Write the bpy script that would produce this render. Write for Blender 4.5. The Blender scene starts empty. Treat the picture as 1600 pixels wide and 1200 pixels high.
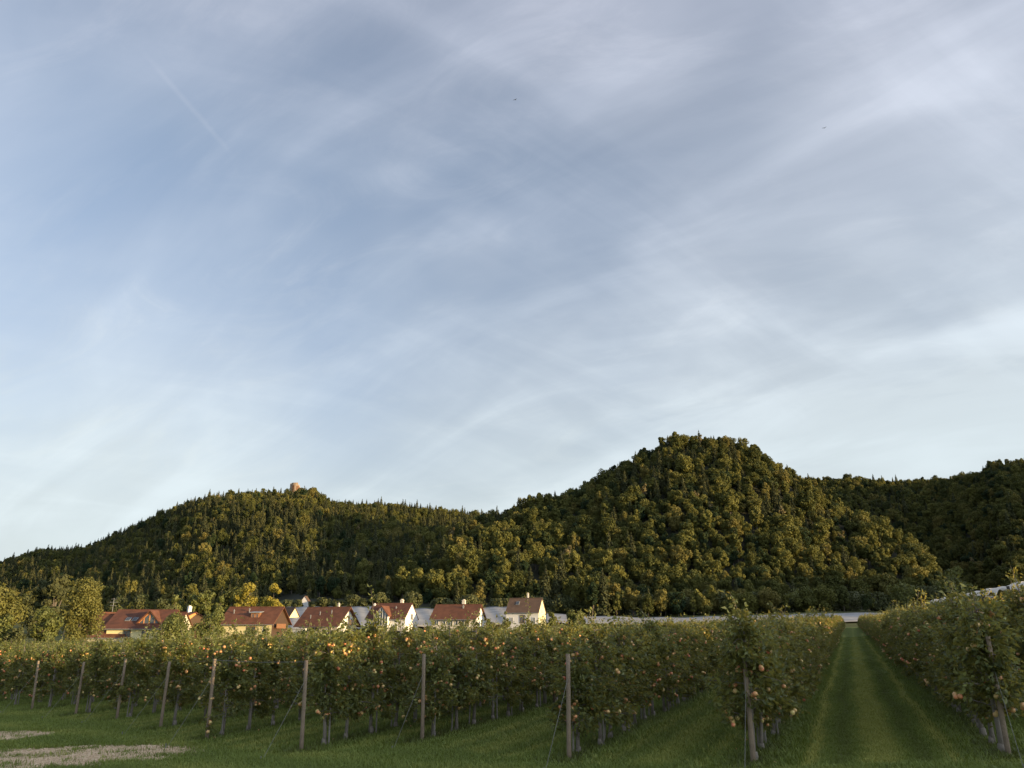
import bpy, math, random
import numpy as np
from mathutils import Vector, Matrix

R = math.radians
scene = bpy.context.scene
COL = scene.collection

# ------------------------------------------------------------------ camera
EYE = 2.3
PITCH = math.atan(385.0 / 1200.0)
cam_d = bpy.data.cameras.new('camera')
cam_d.sensor_width = 36.0
cam_d.lens = 27.0
cam_d.clip_start = 0.1
cam_d.clip_end = 9000.0
cam = bpy.data.objects.new('camera', cam_d)
COL.objects.link(cam)
cam.location = (0, 0, EYE)
cam.rotation_euler = (R(90) + PITCH, 0, 0)
scene.camera = cam

# ------------------------------------------------------------------ light
SUN_AZ = 116.0      # degrees clockwise from the view direction (+Y)
SUN_EL = 6.0
SUN_S = 5.0
EXPOSURE = 1.15
sun_vec = Vector((math.sin(R(SUN_AZ)) * math.cos(R(SUN_EL)), math.cos(R(SUN_AZ)) * math.cos(R(SUN_EL)), math.sin(R(SUN_EL))))
sl = bpy.data.lights.new('sun', 'SUN')
sl.energy = SUN_S
sl.angle = R(0.5)
sl.color = (1.0, 0.70, 0.33)
so = bpy.data.objects.new('sun', sl)
COL.objects.link(so)
so.rotation_euler = (-sun_vec).to_track_quat('-Z', 'Y').to_euler()
so.location = sun_vec * 500

scene.view_settings.view_transform = 'Standard'
scene.view_settings.look = 'None'
scene.view_settings.exposure = EXPOSURE
scene.view_settings.gamma = 1.0
scene.render.engine = 'CYCLES'
scene.cycles.max_bounces = 5
scene.cycles.diffuse_bounces = 2
scene.cycles.glossy_bounces = 2
scene.cycles.transmission_bounces = 3
scene.cycles.transparent_max_bounces = 4


class NT:
    """small helper around a node tree"""
    def __init__(self, tree):
        self.t = tree
        self.n = tree.nodes
        self.l = tree.links

    def new(self, kind, **kw):
        nd = self.n.new(kind)
        for k, v in kw.items():
            setattr(nd, k, v)
        return nd

    def put(self, sock, val):
        if isinstance(val, bpy.types.NodeSocket):
            self.l.new(val, sock)
        else:
            sock.default_value = val

    def math(self, op, a, b=0.0, c=None, clamp=False):
        nd = self.new('ShaderNodeMath', operation=op, use_clamp=clamp)
        self.put(nd.inputs[0], a)
        self.put(nd.inputs[1], b)
        if c is not None:
            self.put(nd.inputs[2], c)
        return nd.outputs[0]

    def mix(self, f, a, b, blend='MIX'):
        nd = self.new('ShaderNodeMix', data_type='RGBA', blend_type=blend)
        self.put(nd.inputs[0], f)
        self.put(nd.inputs[6], a)
        self.put(nd.inputs[7], b)
        return nd.outputs[2]

    def noise(self, vec, scale, detail=4.0, rough=0.5, dist=0.0, lac=2.0):
        nd = self.new('ShaderNodeTexNoise')
        if vec is not None:
            self.l.new(vec, nd.inputs['Vector'])
        nd.inputs['Scale'].default_value = scale
        nd.inputs['Detail'].default_value = detail
        nd.inputs['Roughness'].default_value = rough
        nd.inputs['Distortion'].default_value = dist
        nd.inputs['Lacunarity'].default_value = lac
        return nd.outputs[0]

    def ramp(self, f, stops):
        nd = self.new('ShaderNodeValToRGB')
        cr = nd.color_ramp
        while len(cr.elements) < len(stops):
            cr.elements.new(0.5)
        for e, (p, c) in zip(cr.elements, stops):
            e.position = p
            e.color = c if len(c) == 4 else (*c, 1.0)
        self.put(nd.inputs[0], f)
        return nd.outputs[0]

    def smooth(self, x, a, b):
        nd = self.new('ShaderNodeMapRange', interpolation_type='SMOOTHSTEP')
        self.put(nd.inputs[0], x)
        nd.inputs[1].default_value = a
        nd.inputs[2].default_value = b
        return nd.outputs[0]


# ------------------------------------------------------------------ sky
world = bpy.data.worlds.new('World')
scene.world = world
world.use_nodes = True
wt = NT(world.node_tree)
wt.n.clear()
w_out = wt.new('ShaderNodeOutputWorld')
w_bg = wt.new('ShaderNodeBackground')
w_bg.inputs['Strength'].default_value = 0.15
sky = wt.new('ShaderNodeTexSky', sky_type='NISHITA')
sky.sun_disc = False
sky.sun_elevation = R(SUN_EL)
sky.sun_rotation = R(SUN_AZ)
sky.altitude = 400.0
sky.air_density = 1.0
sky.dust_density = 0.6
sky.ozone_density = 2.0
SUNWARD_FILL = 2.2
SKY_BLOBS = [(430, 230, 18, -0.06), (90, 330, 16, -0.10), (850, 320, 11, -0.14), (620, 430, 12, -0.10), (420, 560, 12, -0.12), (480, 40, 14, 0.05), (360, 60, 10, 0.06),
             (1180, 470, 12, 0.20), (1480, 190, 13, 0.24), (735, 388, 4, 0.12), (1500, 580, 12, 0.10), (760, 540, 12, 0.16), (960, 40, 10, 0.10), (1360, 430, 9, -0.10), (300, 680, 10, 0.10)]
CLOUD_RAMP = [(0.0, (2.05, 2.33, 2.37)), (0.22, (2.18, 2.46, 2.60)), (0.5, (2.00, 2.18, 2.50)), (0.8, (1.70, 1.78, 2.13)), (1.0, (1.5, 1.58, 1.95))]
BASE_TINT = (1.42, 1.04, 0.91, 1.0)
tc = wt.new('ShaderNodeTexCoord')
DIRV = tc.outputs['Generated']
sep = wt.new('ShaderNodeSeparateXYZ')
wt.l.new(DIRV, sep.inputs[0])


def sky_dir(px, py):
    """compass direction of a spot of sky"""
    a, b_ = (px - 800) / 1200.0, (600 - py) / 1200.0
    cp, sp_ = math.cos(PITCH), math.sin(PITCH)
    return Vector((a, cp - b_ * sp_, sp_ + b_ * cp)).normalized()


dz = wt.math('ADD', wt.math('MAXIMUM', sep.outputs[2], 0.0), 0.42)
comb = wt.new('ShaderNodeCombineXYZ')
wt.l.new(wt.math('DIVIDE', sep.outputs[0], dz), comb.inputs[0])
wt.l.new(wt.math('DIVIDE', sep.outputs[1], dz), comb.inputs[1])
deck_pos = comb.outputs[0]          # position on a high cloud deck


def deck(rot, sx, sy, off=(0, 0)):
    """deck coordinates turned so that streaks run along 'rot', then squeezed"""
    m = wt.new('ShaderNodeMapping')
    wt.l.new(deck_pos, m.inputs[0])
    m.inputs['Rotation'].default_value = (0, 0, R(-rot))
    m2 = wt.new('ShaderNodeMapping')
    wt.l.new(m.outputs[0], m2.inputs[0])
    m2.inputs['Scale'].default_value = (sx, sy, 1)
    m2.inputs['Location'].default_value = (off[0], off[1], 0)
    return m2.outputs[0]


def blob(px, py, deg, wgt):
    v = wt.new('ShaderNodeVectorMath', operation='DOT_PRODUCT')
    wt.l.new(DIRV, v.inputs[0])
    v.inputs[1].default_value = sky_dir(px, py)
    return wt.math('MULTIPLY', wt.smooth(v.outputs['Value'], math.cos(R(deg)), 1.0), wgt)


veil = wt.smooth(wt.noise(deck(-38, 1.0, 2.0, (3.1, 1.7)), 1.0, 4.0, 0.55, 0.5), 0.32, 0.68)
streak = wt.smooth(wt.noise(deck(-34, 1.3, 4.2, (7.3, 4.2)), 1.2, 6.0, 0.52, 0.8), 0.34, 0.76)
cross_ = wt.smooth(wt.noise(deck(28, 1.3, 4.6, (1.3, 9.2)), 1.1, 6.0, 0.52, 0.7), 0.40, 0.78)
wisp = wt.smooth(wt.noise(deck(-20, 3.6, 7.5, (4.3, 2.2)), 1.0, 9.0, 0.66, 1.1), 0.44, 0.82)
low = wt.math('SUBTRACT', 1.0, wt.smooth(sep.outputs[2], -0.08, 0.46))
side = wt.smooth(wt.math('ADD', sep.outputs[0], wt.math('MULTIPLY', sep.outputs[1], -0.12)), -0.38, 0.34)
cover = wt.math('MULTIPLY_ADD', side, 0.24, 0.39)
cover = wt.math('ADD', cover, wt.math('MULTIPLY', low, 0.66))
for bb in SKY_BLOBS:
    cover = wt.math('ADD', cover, blob(*bb))
amt = wt.math('MULTIPLY_ADD', veil, 0.28, -0.14)
amt = wt.math('ADD', amt, wt.math('MULTIPLY_ADD', streak, 0.17, -0.04))
amt = wt.math('ADD', amt, wt.math('MULTIPLY_ADD', cross_, 0.15, -0.04))
amt = wt.math('ADD', amt, wt.math('MULTIPLY', wt.math('MULTIPLY', wisp, wt.math('MULTIPLY_ADD', veil, 0.6, 0.4)), 0.36))
cover = wt.math('ADD', cover, amt, clamp=True)
# an old contrail high on the left
c_a, c_b = sky_dir(228, 82), sky_dir(352, 226)
c_n = c_a.cross(c_b).normalized()
c_t = c_n.cross(c_a).normalized()
v1 = wt.new('ShaderNodeVectorMath', operation='DOT_PRODUCT')
wt.l.new(DIRV, v1.inputs[0])
v1.inputs[1].default_value = c_n
v2 = wt.new('ShaderNodeVectorMath', operation='DOT_PRODUCT')
wt.l.new(DIRV, v2.inputs[0])
v2.inputs[1].default_value = c_t
ln_ = c_b.dot(c_t)
off_ = wt.math('ABSOLUTE', wt.math('ADD', v1.outputs['Value'], wt.math('MULTIPLY_ADD', wisp, 0.004, -0.002)))
trail = wt.math('SUBTRACT', 1.0, wt.smooth(off_, 0.0, 0.0050))
trail = wt.math('MULTIPLY', trail, wt.smooth(v2.outputs['Value'], -0.02, 0.05))
trail = wt.math('MULTIPLY', trail, wt.math('SUBTRACT', 1.0, wt.smooth(v2.outputs['Value'], ln_ - 0.015, ln_ + 0.02)))
cover = wt.math('ADD', cover, wt.math('MULTIPLY', trail, 0.10), clamp=True)
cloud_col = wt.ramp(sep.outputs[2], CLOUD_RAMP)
base = wt.mix(1.0, sky.outputs[0], BASE_TINT, 'MULTIPLY')
tex = wt.math('MULTIPLY_ADD', streak, 0.15, 0.93)
tex = wt.math('ADD', tex, wt.math('MULTIPLY_ADD', cross_, 0.10, -0.03))
tex = wt.math('ADD', tex, wt.math('MULTIPLY_ADD', veil, 0.10, -0.05))
# unseen cloud towards the low sun, behind the camera, brightened to add fill
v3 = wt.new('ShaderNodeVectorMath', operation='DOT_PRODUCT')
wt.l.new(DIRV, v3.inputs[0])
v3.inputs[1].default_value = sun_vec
tex = wt.math('MULTIPLY', tex, wt.math('MULTIPLY_ADD', wt.smooth(v3.outputs['Value'], 0.25, 0.95), SUNWARD_FILL, 1.0))
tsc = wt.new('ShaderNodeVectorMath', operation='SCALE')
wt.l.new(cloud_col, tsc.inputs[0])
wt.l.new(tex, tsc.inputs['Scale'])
dim = wt.ramp(sep.outputs[2], [(0.0, (0.55, 0.58, 0.70)), (0.30, (0.88, 0.86, 0.90)), (0.55, (1, 1, 1))])
base = wt.mix(1.0, base, dim, 'MULTIPLY')
cover = wt.math('MULTIPLY', cover, 0.95)
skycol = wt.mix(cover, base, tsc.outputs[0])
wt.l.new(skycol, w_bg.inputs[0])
wt.l.new(w_bg.outputs[0], w_out.inputs[0])

# ------------------------------------------------------------------ helpers
def arr_mesh(name, v, faces_list, mats=None, attrs=None, smooth=False):
    """faces_list: list of (int array n x k, material index)"""
    me = bpy.data.meshes.new(name)
    v = np.asarray(v, dtype=np.float32)
    me.vertices.add(len(v))
    me.vertices.foreach_set('co', v.ravel())
    loops, starts, mi, pos = [], [], [], 0
    for f, m in faces_list:
        f = np.asarray(f, dtype=np.int32)
        if len(f) == 0:
            continue
        k = f.shape[1]
        loops.append(f.ravel())
        starts.append(pos + np.arange(len(f), dtype=np.int32) * k)
        mi.append(np.full(len(f), m, dtype=np.int32))
        pos += f.size
    loops = np.concatenate(loops)
    starts = np.concatenate(starts).astype(np.int32)
    mi = np.concatenate(mi)
    me.loops.add(len(loops))
    me.loops.foreach_set('vertex_index', loops)
    me.polygons.add(len(starts))
    me.polygons.foreach_set('loop_start', starts)
    me.polygons.foreach_set('material_index', mi)
    if smooth:
        me.polygons.foreach_set('use_smooth', np.ones(len(starts), dtype=bool))
    for k, a in (attrs or {}).items():
        at = me.attributes.new(k, 'FLOAT', 'POINT')
        at.data.foreach_set('value', np.asarray(a, dtype=np.float32))
    me.update(calc_edges=True)
    for m in (mats or []):
        me.materials.append(m)
    return me


class MB:
    """collects boxes, tubes and polygons for ONE mesh"""
    def __init__(self):
        self.v, self.f = [], []

    def poly(self, pts, faces):
        b = len(self.v)
        self.v += [tuple(p) for p in pts]
        self.f += [tuple(b + i for i in fc) for fc in faces]
        return self

    def box(self, x0, x1, y0, y1, z0, z1):
        return self.poly([(x0, y0, z0), (x1, y0, z0), (x1, y1, z0), (x0, y1, z0), (x0, y0, z1), (x1, y0, z1), (x1, y1, z1), (x0, y1, z1)],
                         [(0, 3, 2, 1), (4, 5, 6, 7), (0, 1, 5, 4), (1, 2, 6, 5), (2, 3, 7, 6), (3, 0, 4, 7)])

    def prism_x(self, yz, x0, x1):
        n = len(yz)
        pts = [(x0, a, b) for a, b in yz] + [(x1, a, b) for a, b in yz]
        fc = [tuple(range(n))[::-1], tuple(range(n, 2 * n))] + [(i, (i + 1) % n, n + (i + 1) % n, n + i) for i in range(n)]
        return self.poly(pts, fc)

    def prism_y(self, xz, y0, y1):
        n = len(xz)
        pts = [(a, y0, b) for a, b in xz] + [(a, y1, b) for a, b in xz]
        fc = [tuple(range(n)), tuple(range(n, 2 * n))[::-1]] + [(i, n + i, n + (i + 1) % n, (i + 1) % n) for i in range(n)]
        return self.poly(pts, fc)

    def tube(self, pts, radii, n=6, cap=True):
        pts = [Vector(p) for p in pts]
        b = len(self.v)
        m = len(pts)
        for i, p in enumerate(pts):
            d = (pts[min(i + 1, m - 1)] - pts[max(i - 1, 0)]).normalized()
            a = Vector((1, 0, 0)) if abs(d.x) < 0.8 else Vector((0, 1, 0))
            u = d.cross(a).normalized()
            w = d.cross(u)
            for k in range(n):
                t = 2 * math.pi * k / n
                q = p + (u * math.cos(t) + w * math.sin(t)) * radii[i]
                self.v.append(tuple(q))
        for i in range(m - 1):
            for k in range(n):
                a0, a1 = b + i * n + k, b + i * n + (k + 1) % n
                self.f.append((a0, a1, a1 + n, a0 + n))
        if cap:
            self.f.append(tuple(b + (m - 1) * n + k for k in range(n)))
            self.f.append(tuple(b + k for k in range(n))[::-1])
        return self

    def mesh(self, name, mat, smooth=False):
        me = bpy.data.meshes.new(name)
        me.from_pydata(self.v, [], self.f)
        me.materials.append(mat)
        if smooth:
            for p in me.polygons:
                p.use_smooth = True
        me.update()
        return me

    def build(self, name, mat, parent=None, smooth=False):
        return link(name, self.mesh(name, mat, smooth), parent)


def link(name, me, parent=None, loc=None):
    o = bpy.data.objects.new(name, me)
    COL.objects.link(o)
    if parent is not None:
        o.parent = parent
    if loc is not None:
        o.location = loc
    return o


def tag(o, label, cat, group=None, kind=None):
    if label:
        o['label'] = label
    if cat:
        o['category'] = cat
    if group:
        o['group'] = group
    if kind:
        o['kind'] = kind
    return o


def thing(name, label, cat, loc=(0, 0, 0), rz=0.0, group=None):
    o = bpy.data.objects.new(name, None)
    COL.objects.link(o)
    o.empty_display_size = 0.2
    o.location = loc
    o.rotation_euler = (0, 0, rz)
    return tag(o, label, cat, group)


def copy_thing(src_children, name, label, cat, loc, rz, scale, group):
    """src_children: list of (name, mesh, children)"""
    r = thing(name, label, cat, loc, rz, group)
    r.scale = scale if not np.isscalar(scale) else (scale,) * 3
    for nm, me in src_children:
        link(nm, me, r)
    return r


# ------------------------------------------------------------------ materials
def mat(name):
    m = bpy.data.materials.new(name)
    m.use_nodes = True
    nt = NT(m.node_tree)
    return m, nt, nt.n['Principled BSDF']


def plain(name, col, rough=0.7, var=0.15, scale=3.0, metal=0.0, spec=0.3, bump=0.0):
    m, nt, bs = mat(name)
    c = nt.new('ShaderNodeTexCoord')
    n = nt.noise(c.outputs['Object'], scale, 5.0, 0.6)
    k = nt.math('MULTIPLY_ADD', n, 2 * var, 1.0 - var)
    nd = nt.new('ShaderNodeVectorMath', operation='SCALE')
    nd.inputs[0].default_value = col[:3]
    nt.l.new(k, nd.inputs['Scale'])
    nt.l.new(nd.outputs[0], bs.inputs['Base Color'])
    bs.inputs['Roughness'].default_value = rough
    bs.inputs['Metallic'].default_value = metal
    bs.inputs['Specular IOR Level'].default_value = spec
    if bump:
        b = nt.new('ShaderNodeBump')
        b.inputs['Strength'].default_value = bump
        b.inputs['Distance'].default_value = 0.02
        nt.l.new(nt.noise(c.outputs['Object'], scale * 6, 4.0), b.inputs['Height'])
        nt.l.new(b.outputs[0], bs.inputs['Normal'])
    return m


def leaf_mat(name, dark, light, back, rough=0.5, spec=0.3, trans=0.3, obj_var=0.5):
    """leaves: colour varies leaf by leaf (attribute 'tint') and tree by tree"""
    m, nt, bs = mat(name)
    at = nt.new('ShaderNodeAttribute', attribute_name='tint')
    oi = nt.new('ShaderNodeObjectInfo')
    f = nt.math('ADD', nt.math('MULTIPLY', at.outputs['Fac'], 1.0 - obj_var), nt.math('MULTIPLY', oi.outputs['Random'], obj_var), clamp=True)
    c = nt.mix(f, (*dark, 1), (*light, 1))
    nt.l.new(c, bs.inputs['Base Color'])
    bs.inputs['Roughness'].default_value = rough
    bs.inputs['Specular IOR Level'].default_value = spec
    tr = nt.new('ShaderNodeBsdfTranslucent')
    tr.inputs[0].default_value = (*back, 1)
    mx = nt.new('ShaderNodeMixShader')
    mx.inputs[0].default_value = trans
    nt.l.new(bs.outputs[0], mx.inputs[1])
    nt.l.new(tr.outputs[0], mx.inputs[2])
    nt.l.new(mx.outputs[0], nt.n['Material Output'].inputs[0])
    return m


M = {}
M['apple_leaf'] = leaf_mat('apple_leaf', (0.014, 0.033, 0.009), (0.265, 0.290, 0.092), (0.52, 0.43, 0.08), 0.45, 0.3, 0.28, 0.10)
M['bark'] = plain('apple_bark', (0.20, 0.175, 0.145), 0.9, 0.35, 14.0, bump=0.5)
M['stake'] = plain('tree_stake_wood', (0.22, 0.20, 0.17), 0.85, 0.3, 9.0)
M['forest'] = leaf_mat('forest_leaf', (0.024, 0.038, 0.012), (0.170, 0.165, 0.043), (0.12, 0.11, 0.02), 0.65, 0.12, 0.2, 0.6)
_nt = NT(M['forest'].node_tree)
_oi = _nt.new('ShaderNodeObjectInfo')
_bs = _nt.n['Principled BSDF']
_c0 = _bs.inputs['Base Color'].links[0].from_socket
_r2 = _nt.math('FRACT', _nt.math('MULTIPLY', _oi.outputs['Random'], 7.31))
_c1 = _nt.mix(_nt.smooth(_r2, .78, .98), _c0, (0.160, 0.140, 0.042, 1))
_c1 = _nt.mix(_nt.smooth(_r2, .22, .04), _c1, (0.020, 0.038, 0.018, 1))
_nt.l.new(_c1, _bs.inputs['Base Color'])
M['conifer'] = leaf_mat('conifer_needles', (0.030, 0.040, 0.020), (0.085, 0.086, 0.034), (0.05, 0.05, 0.015), 0.7, 0.12, 0.1, 0.5)
M['larch'] = leaf_mat('pale_tree_leaf', (0.13, 0.11, 0.05), (0.22, 0.18, 0.09), (0.1, 0.08, 0.03), 0.7, 0.15, 0.2, 0.4)
M['forest_bark'] = plain('forest_bark', (0.10, 0.085, 0.07), 0.95, 0.3, 2.0)
M['garden_leaf'] = leaf_mat('garden_leaf', (0.055, 0.078, 0.022), (0.165, 0.175, 0.050), (0.2, 0.17, 0.03), 0.55, 0.25, 0.25, 0.15)
M['bright_leaf'] = leaf_mat('autumn_leaf', (0.17, 0.155, 0.026), (0.32, 0.27, 0.045), (0.3, 0.24, 0.03), 0.55, 0.25, 0.3, 0.1)
M['hedge_leaf'] = leaf_mat('hedge_leaf', (0.040, 0.052, 0.020), (0.10, 0.105, 0.036), (0.09, 0.09, 0.03), 0.6, 0.25, 0.2, 0.3)
M['yew_leaf'] = leaf_mat('round_tree_leaf', (0.070, 0.078, 0.022), (0.155, 0.150, 0.040), (0.15, 0.12, 0.03), 0.6, 0.2, 0.2, 0.0)
M['grass_blade'] = leaf_mat('grass_blade', (0.095, 0.145, 0.026), (0.215, 0.270, 0.058), (0.24, 0.26, 0.04), 0.55, 0.25, 0.25, 0.2)
_nt = NT(M['grass_blade'].node_tree)
_at = _nt.new('ShaderNodeAttribute', attribute_name='lush', attribute_type='INSTANCER')
_bs = _nt.n['Principled BSDF']
_c0 = _bs.inputs['Base Color'].links[0].from_socket
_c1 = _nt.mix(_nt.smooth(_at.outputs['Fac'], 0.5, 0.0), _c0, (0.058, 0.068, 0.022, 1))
_c1 = _nt.mix(_nt.smooth(_at.outputs['Fac'], 0.5, 1.0), _c1, (0.45, 0.43, 0.11, 1))
_nt.l.new(_c1, _bs.inputs['Base Color'])
M['post'] = plain('weathered_post_wood', (0.215, 0.165, 0.115), 0.85, 0.45, 5.0, bump=0.6)
M['dark_post'] = plain('dark_post_wood', (0.045, 0.04, 0.035), 0.85, 0.3, 6.0)
M['wire'] = plain('galvanised_wire', (0.20, 0.195, 0.18), 0.6, 0.1, 5.0, metal=0.3)
M['film'] = plain('white_film', (0.52, 0.46, 0.38), 0.45, 0.15, 1.5, spec=0.5)
M['wall_white'] = plain('white_render', (0.62, 0.61, 0.60), 0.85, 0.06, 0.8)
M['wall_yellow'] = plain('pale_yellow_render', (0.60, 0.53, 0.31), 0.85, 0.06, 0.8)
M['wall_sun_tint'] = plain('sun_tinted_render', (0.56, 0.53, 0.36), 0.85, 0.05, 0.8)  # yellow of the low sun painted into the lit gable
M['wall_orange'] = plain('orange_render', (0.50, 0.24, 0.09), 0.85, 0.08, 0.8)
M['wall_cream'] = plain('cream_render', (0.58, 0.53, 0.46), 0.85, 0.06, 0.8)
M['timber'] = plain('brown_timber', (0.17, 0.085, 0.045), 0.7, 0.2, 2.0)
M['shade_timber'] = plain('overhang_shade_timber', (0.055, 0.034, 0.024), 0.7, 0.2, 2.0)  # gable timber darkened to stand for shade under the roof overhang
M['frame_white'] = plain('white_frame', (0.60, 0.60, 0.59), 0.5, 0.04, 1.0)
M['frame_wood'] = plain('orange_wood_frame', (0.42, 0.20, 0.09), 0.6, 0.12, 2.0)
M['metal_grey'] = plain('grey_sheet_metal', (0.28, 0.29, 0.30), 0.5, 0.1, 1.0, metal=0.3)
M['stone'] = plain('castle_stone', (0.30, 0.225, 0.165), 0.9, 0.2, 0.6)
M['pale_roof'] = plain('pale_flat_roof', (0.50, 0.48, 0.40), 0.6, 0.08, 0.5)
M['bird'] = plain('bird_feather', (0.03, 0.03, 0.03), 0.8, 0.1, 8.0)
m_, nt_, bs_ = mat('window_glass')
bs_.inputs['Base Color'].default_value = (0.05, 0.06, 0.07, 1)
bs_.inputs['Roughness'].default_value = 0.08
bs_.inputs['Specular IOR Level'].default_value = 0.8
M['glass'] = m_


def tile_mat(name, c0, c1):
    """clay tiles in courses, in the slab's own coordinates"""
    m, nt, bs = mat(name)
    c = nt.new('ShaderNodeTexCoord')
    sp = nt.new('ShaderNodeSeparateXYZ')
    nt.l.new(c.outputs['Object'], sp.inputs[0])
    n = nt.noise(c.outputs['Object'], 0.7, 6.0, 0.65)
    wv = nt.math('SINE', nt.math('MULTIPLY', sp.outputs[2], 2 * math.pi / 0.26))
    n2 = nt.math('ADD', n, nt.math('MULTIPLY', wv, 0.05))
    col = nt.mix(nt.smooth(n2, 0.3, 0.7), (*c0, 1), (*c1, 1))
    nt.l.new(col, bs.inputs['Base Color'])
    bs.inputs['Roughness'].default_value = 0.75
    bs.inputs['Specular IOR Level'].default_value = 0.25
    b = nt.new('ShaderNodeBump')
    b.inputs['Strength'].default_value = 0.6
    b.inputs['Distance'].default_value = 0.04
    nt.l.new(wv, b.inputs['Height'])
    nt.l.new(b.outputs[0], bs.inputs['Normal'])
    return m


M['roof_red'] = tile_mat('red_clay_tiles', (0.090, 0.038, 0.022), (0.145, 0.060, 0.033))
M['roof_dark'] = tile_mat('dark_red_tiles', (0.072, 0.032, 0.021), (0.118, 0.048, 0.029))
M['roof_brown'] = tile_mat('brown_tiles', (0.080, 0.052, 0.036), (0.12, 0.074, 0.05))


def apple_mat(name, a, b):
    m, nt, bs = mat(name)
    c = nt.new('ShaderNodeTexCoord')
    sp = nt.new('ShaderNodeSeparateXYZ')
    nt.l.new(c.outputs['Normal'], sp.inputs[0])
    oi = nt.new('ShaderNodeObjectInfo')
    n = nt.noise(c.outputs['Object'], 14.0, 3.0)
    f = nt.math('ADD', nt.math('MULTIPLY_ADD', sp.outputs[0], 0.35, 0.2), nt.math('MULTIPLY', n, 0.6))
    f = nt.math('ADD', f, nt.math('MULTIPLY_ADD', oi.outputs['Random'], 0.5, -0.25), clamp=True)
    nt.l.new(nt.mix(f, (*a, 1), (*b, 1)), bs.inputs['Base Color'])
    bs.inputs['Roughness'].default_value = 0.35
    bs.inputs['Specular IOR Level'].default_value = 0.45
    return m


M['apple_red'] = apple_mat('red_apple_skin', (0.60, 0.40, 0.15), (0.58, 0.15, 0.08))
M['apple_gold'] = apple_mat('golden_apple_skin', (0.58, 0.50, 0.18), (0.62, 0.34, 0.15))

# ground -----------------------------------------------------------
m, nt, bs = mat('meadow_ground')
c = nt.new('ShaderNodeTexCoord')
at = nt.new('ShaderNodeAttribute', attribute_name='tint')
at2 = nt.new('ShaderNodeAttribute', attribute_name='gravel')
pos = c.outputs['Object']
n1 = nt.noise(pos, 0.5, 6.0, 0.6)
n2 = nt.noise(pos, 4.0, 6.0, 0.7)
n3 = nt.noise(pos, 22.0, 4.0, 0.7)
g = nt.math('ADD', nt.math('MULTIPLY', n1, 0.45), nt.math('MULTIPLY', n2, 0.55))
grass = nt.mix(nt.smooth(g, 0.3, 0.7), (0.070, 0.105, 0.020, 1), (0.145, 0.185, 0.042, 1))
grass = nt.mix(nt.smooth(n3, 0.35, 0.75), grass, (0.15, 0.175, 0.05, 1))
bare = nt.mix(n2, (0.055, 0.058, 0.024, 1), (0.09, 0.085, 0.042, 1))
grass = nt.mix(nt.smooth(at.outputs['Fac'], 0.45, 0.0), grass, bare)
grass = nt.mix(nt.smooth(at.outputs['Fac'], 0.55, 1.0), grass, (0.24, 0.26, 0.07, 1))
sand = nt.mix(nt.smooth(n3, 0.3, 0.7), (0.36, 0.255, 0.155, 1), (0.70, 0.51, 0.315, 1))
sand = nt.mix(nt.smooth(n2, 0.35, 0.8), sand, (0.60, 0.45, 0.285, 1))
gm = nt.math('ADD', at2.outputs['Fac'], nt.math('MULTIPLY_ADD', n2, 1.1, -0.55))
gm = nt.math('ADD', gm, nt.math('MULTIPLY_ADD', n3, 0.5, -0.25))
n4 = nt.noise(pos, 1.1, 6.0, 0.7, 0.6)
gm = nt.math('ADD', gm, nt.math('MULTIPLY_ADD', n4, 1.3, -0.65))
gm = nt.smooth(gm, 0.40, 0.66)
nt.l.new(nt.mix(gm, grass, sand), bs.inputs['Base Color'])
bs.inputs['Roughness'].default_value = 0.95
bs.inputs['Specular IOR Level'].default_value = 0.1
b = nt.new('ShaderNodeBump')
b.inputs['Strength'].default_value = 1.0
b.inputs['Distance'].default_value = 0.05
nt.l.new(nt.math('ADD', n3, n2), b.inputs['Height'])
nt.l.new(b.outputs[0], bs.inputs['Normal'])
M['ground'] = m
M['hill'] = plain('forest_floor', (0.020, 0.022, 0.011), 0.95, 0.3, 0.05)

# netting over the crops far behind the houses
m, nt, bs = mat('grey_crop_netting')
c = nt.new('ShaderNodeTexCoord')
sp = nt.new('ShaderNodeSeparateXYZ')
nt.l.new(c.outputs['Object'], sp.inputs[0])
n = nt.noise(c.outputs['Object'], 0.15, 5.0, 0.6)
nt.l.new(nt.mix(nt.smooth(n, 0.3, 0.7), (0.20, 0.195, 0.19, 1), (0.32, 0.315, 0.30, 1)), bs.inputs['Base Color'])
bs.inputs['Roughness'].default_value = 0.6
M['netting'] = m

# ------------------------------------------------------------------ terrain
S_, C_ = math.sin(PITCH), math.cos(PITCH)


def smst(t):
    t = np.clip(t, 0, 1)
    return t * t * (3 - 2 * t)


def gz(x, y):
    """height of the valley floor"""
    x = np.asarray(x, float)
    y = np.asarray(y, float)
    xs = np.where(x < -22, -22 + (x + 22) * 0.35, x)
    xs = np.clip(np.where(xs > 110, 110, xs), -60, 110)
    z = 0.10 + 0.037 * xs
    mid = 1 - smst((x - 10) / 50.0)
    z = z + 1.7 * smst((y - 148) / 56.0) * mid
    k = np.interp(800 + 1260.0 * x / np.maximum(y, 1.0), [370, 440, 800, 900, 1180], [.030, .085, .080, .055, .050])
    z = z + k * np.clip(y - 206, 0, 260)
    return z


def kf(py):
    v = (600 - np.asarray(py, float)) / 1200.0
    return (S_ + v * C_) / (C_ - v * S_)


def ground_hit(px, py):
    """the ground point seen in direction (px, py) of the photograph"""
    t = float(kf(py))
    y = 8.0
    for _ in range(4000):
        z = EYE + t * y
        d = y * C_ + (z - EYE) * S_
        x = (px - 800) / 1200.0 * d
        if z <= gz(x, y):
            return x, y
        y += 0.02
    return x, y


def px_of(x, y, z):
    d = y * C_ + (z - EYE) * S_
    return 800 + 1200 * x / d, 600 - 1200 * (-y * S_ + (z - EYE) * C_) / d


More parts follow.
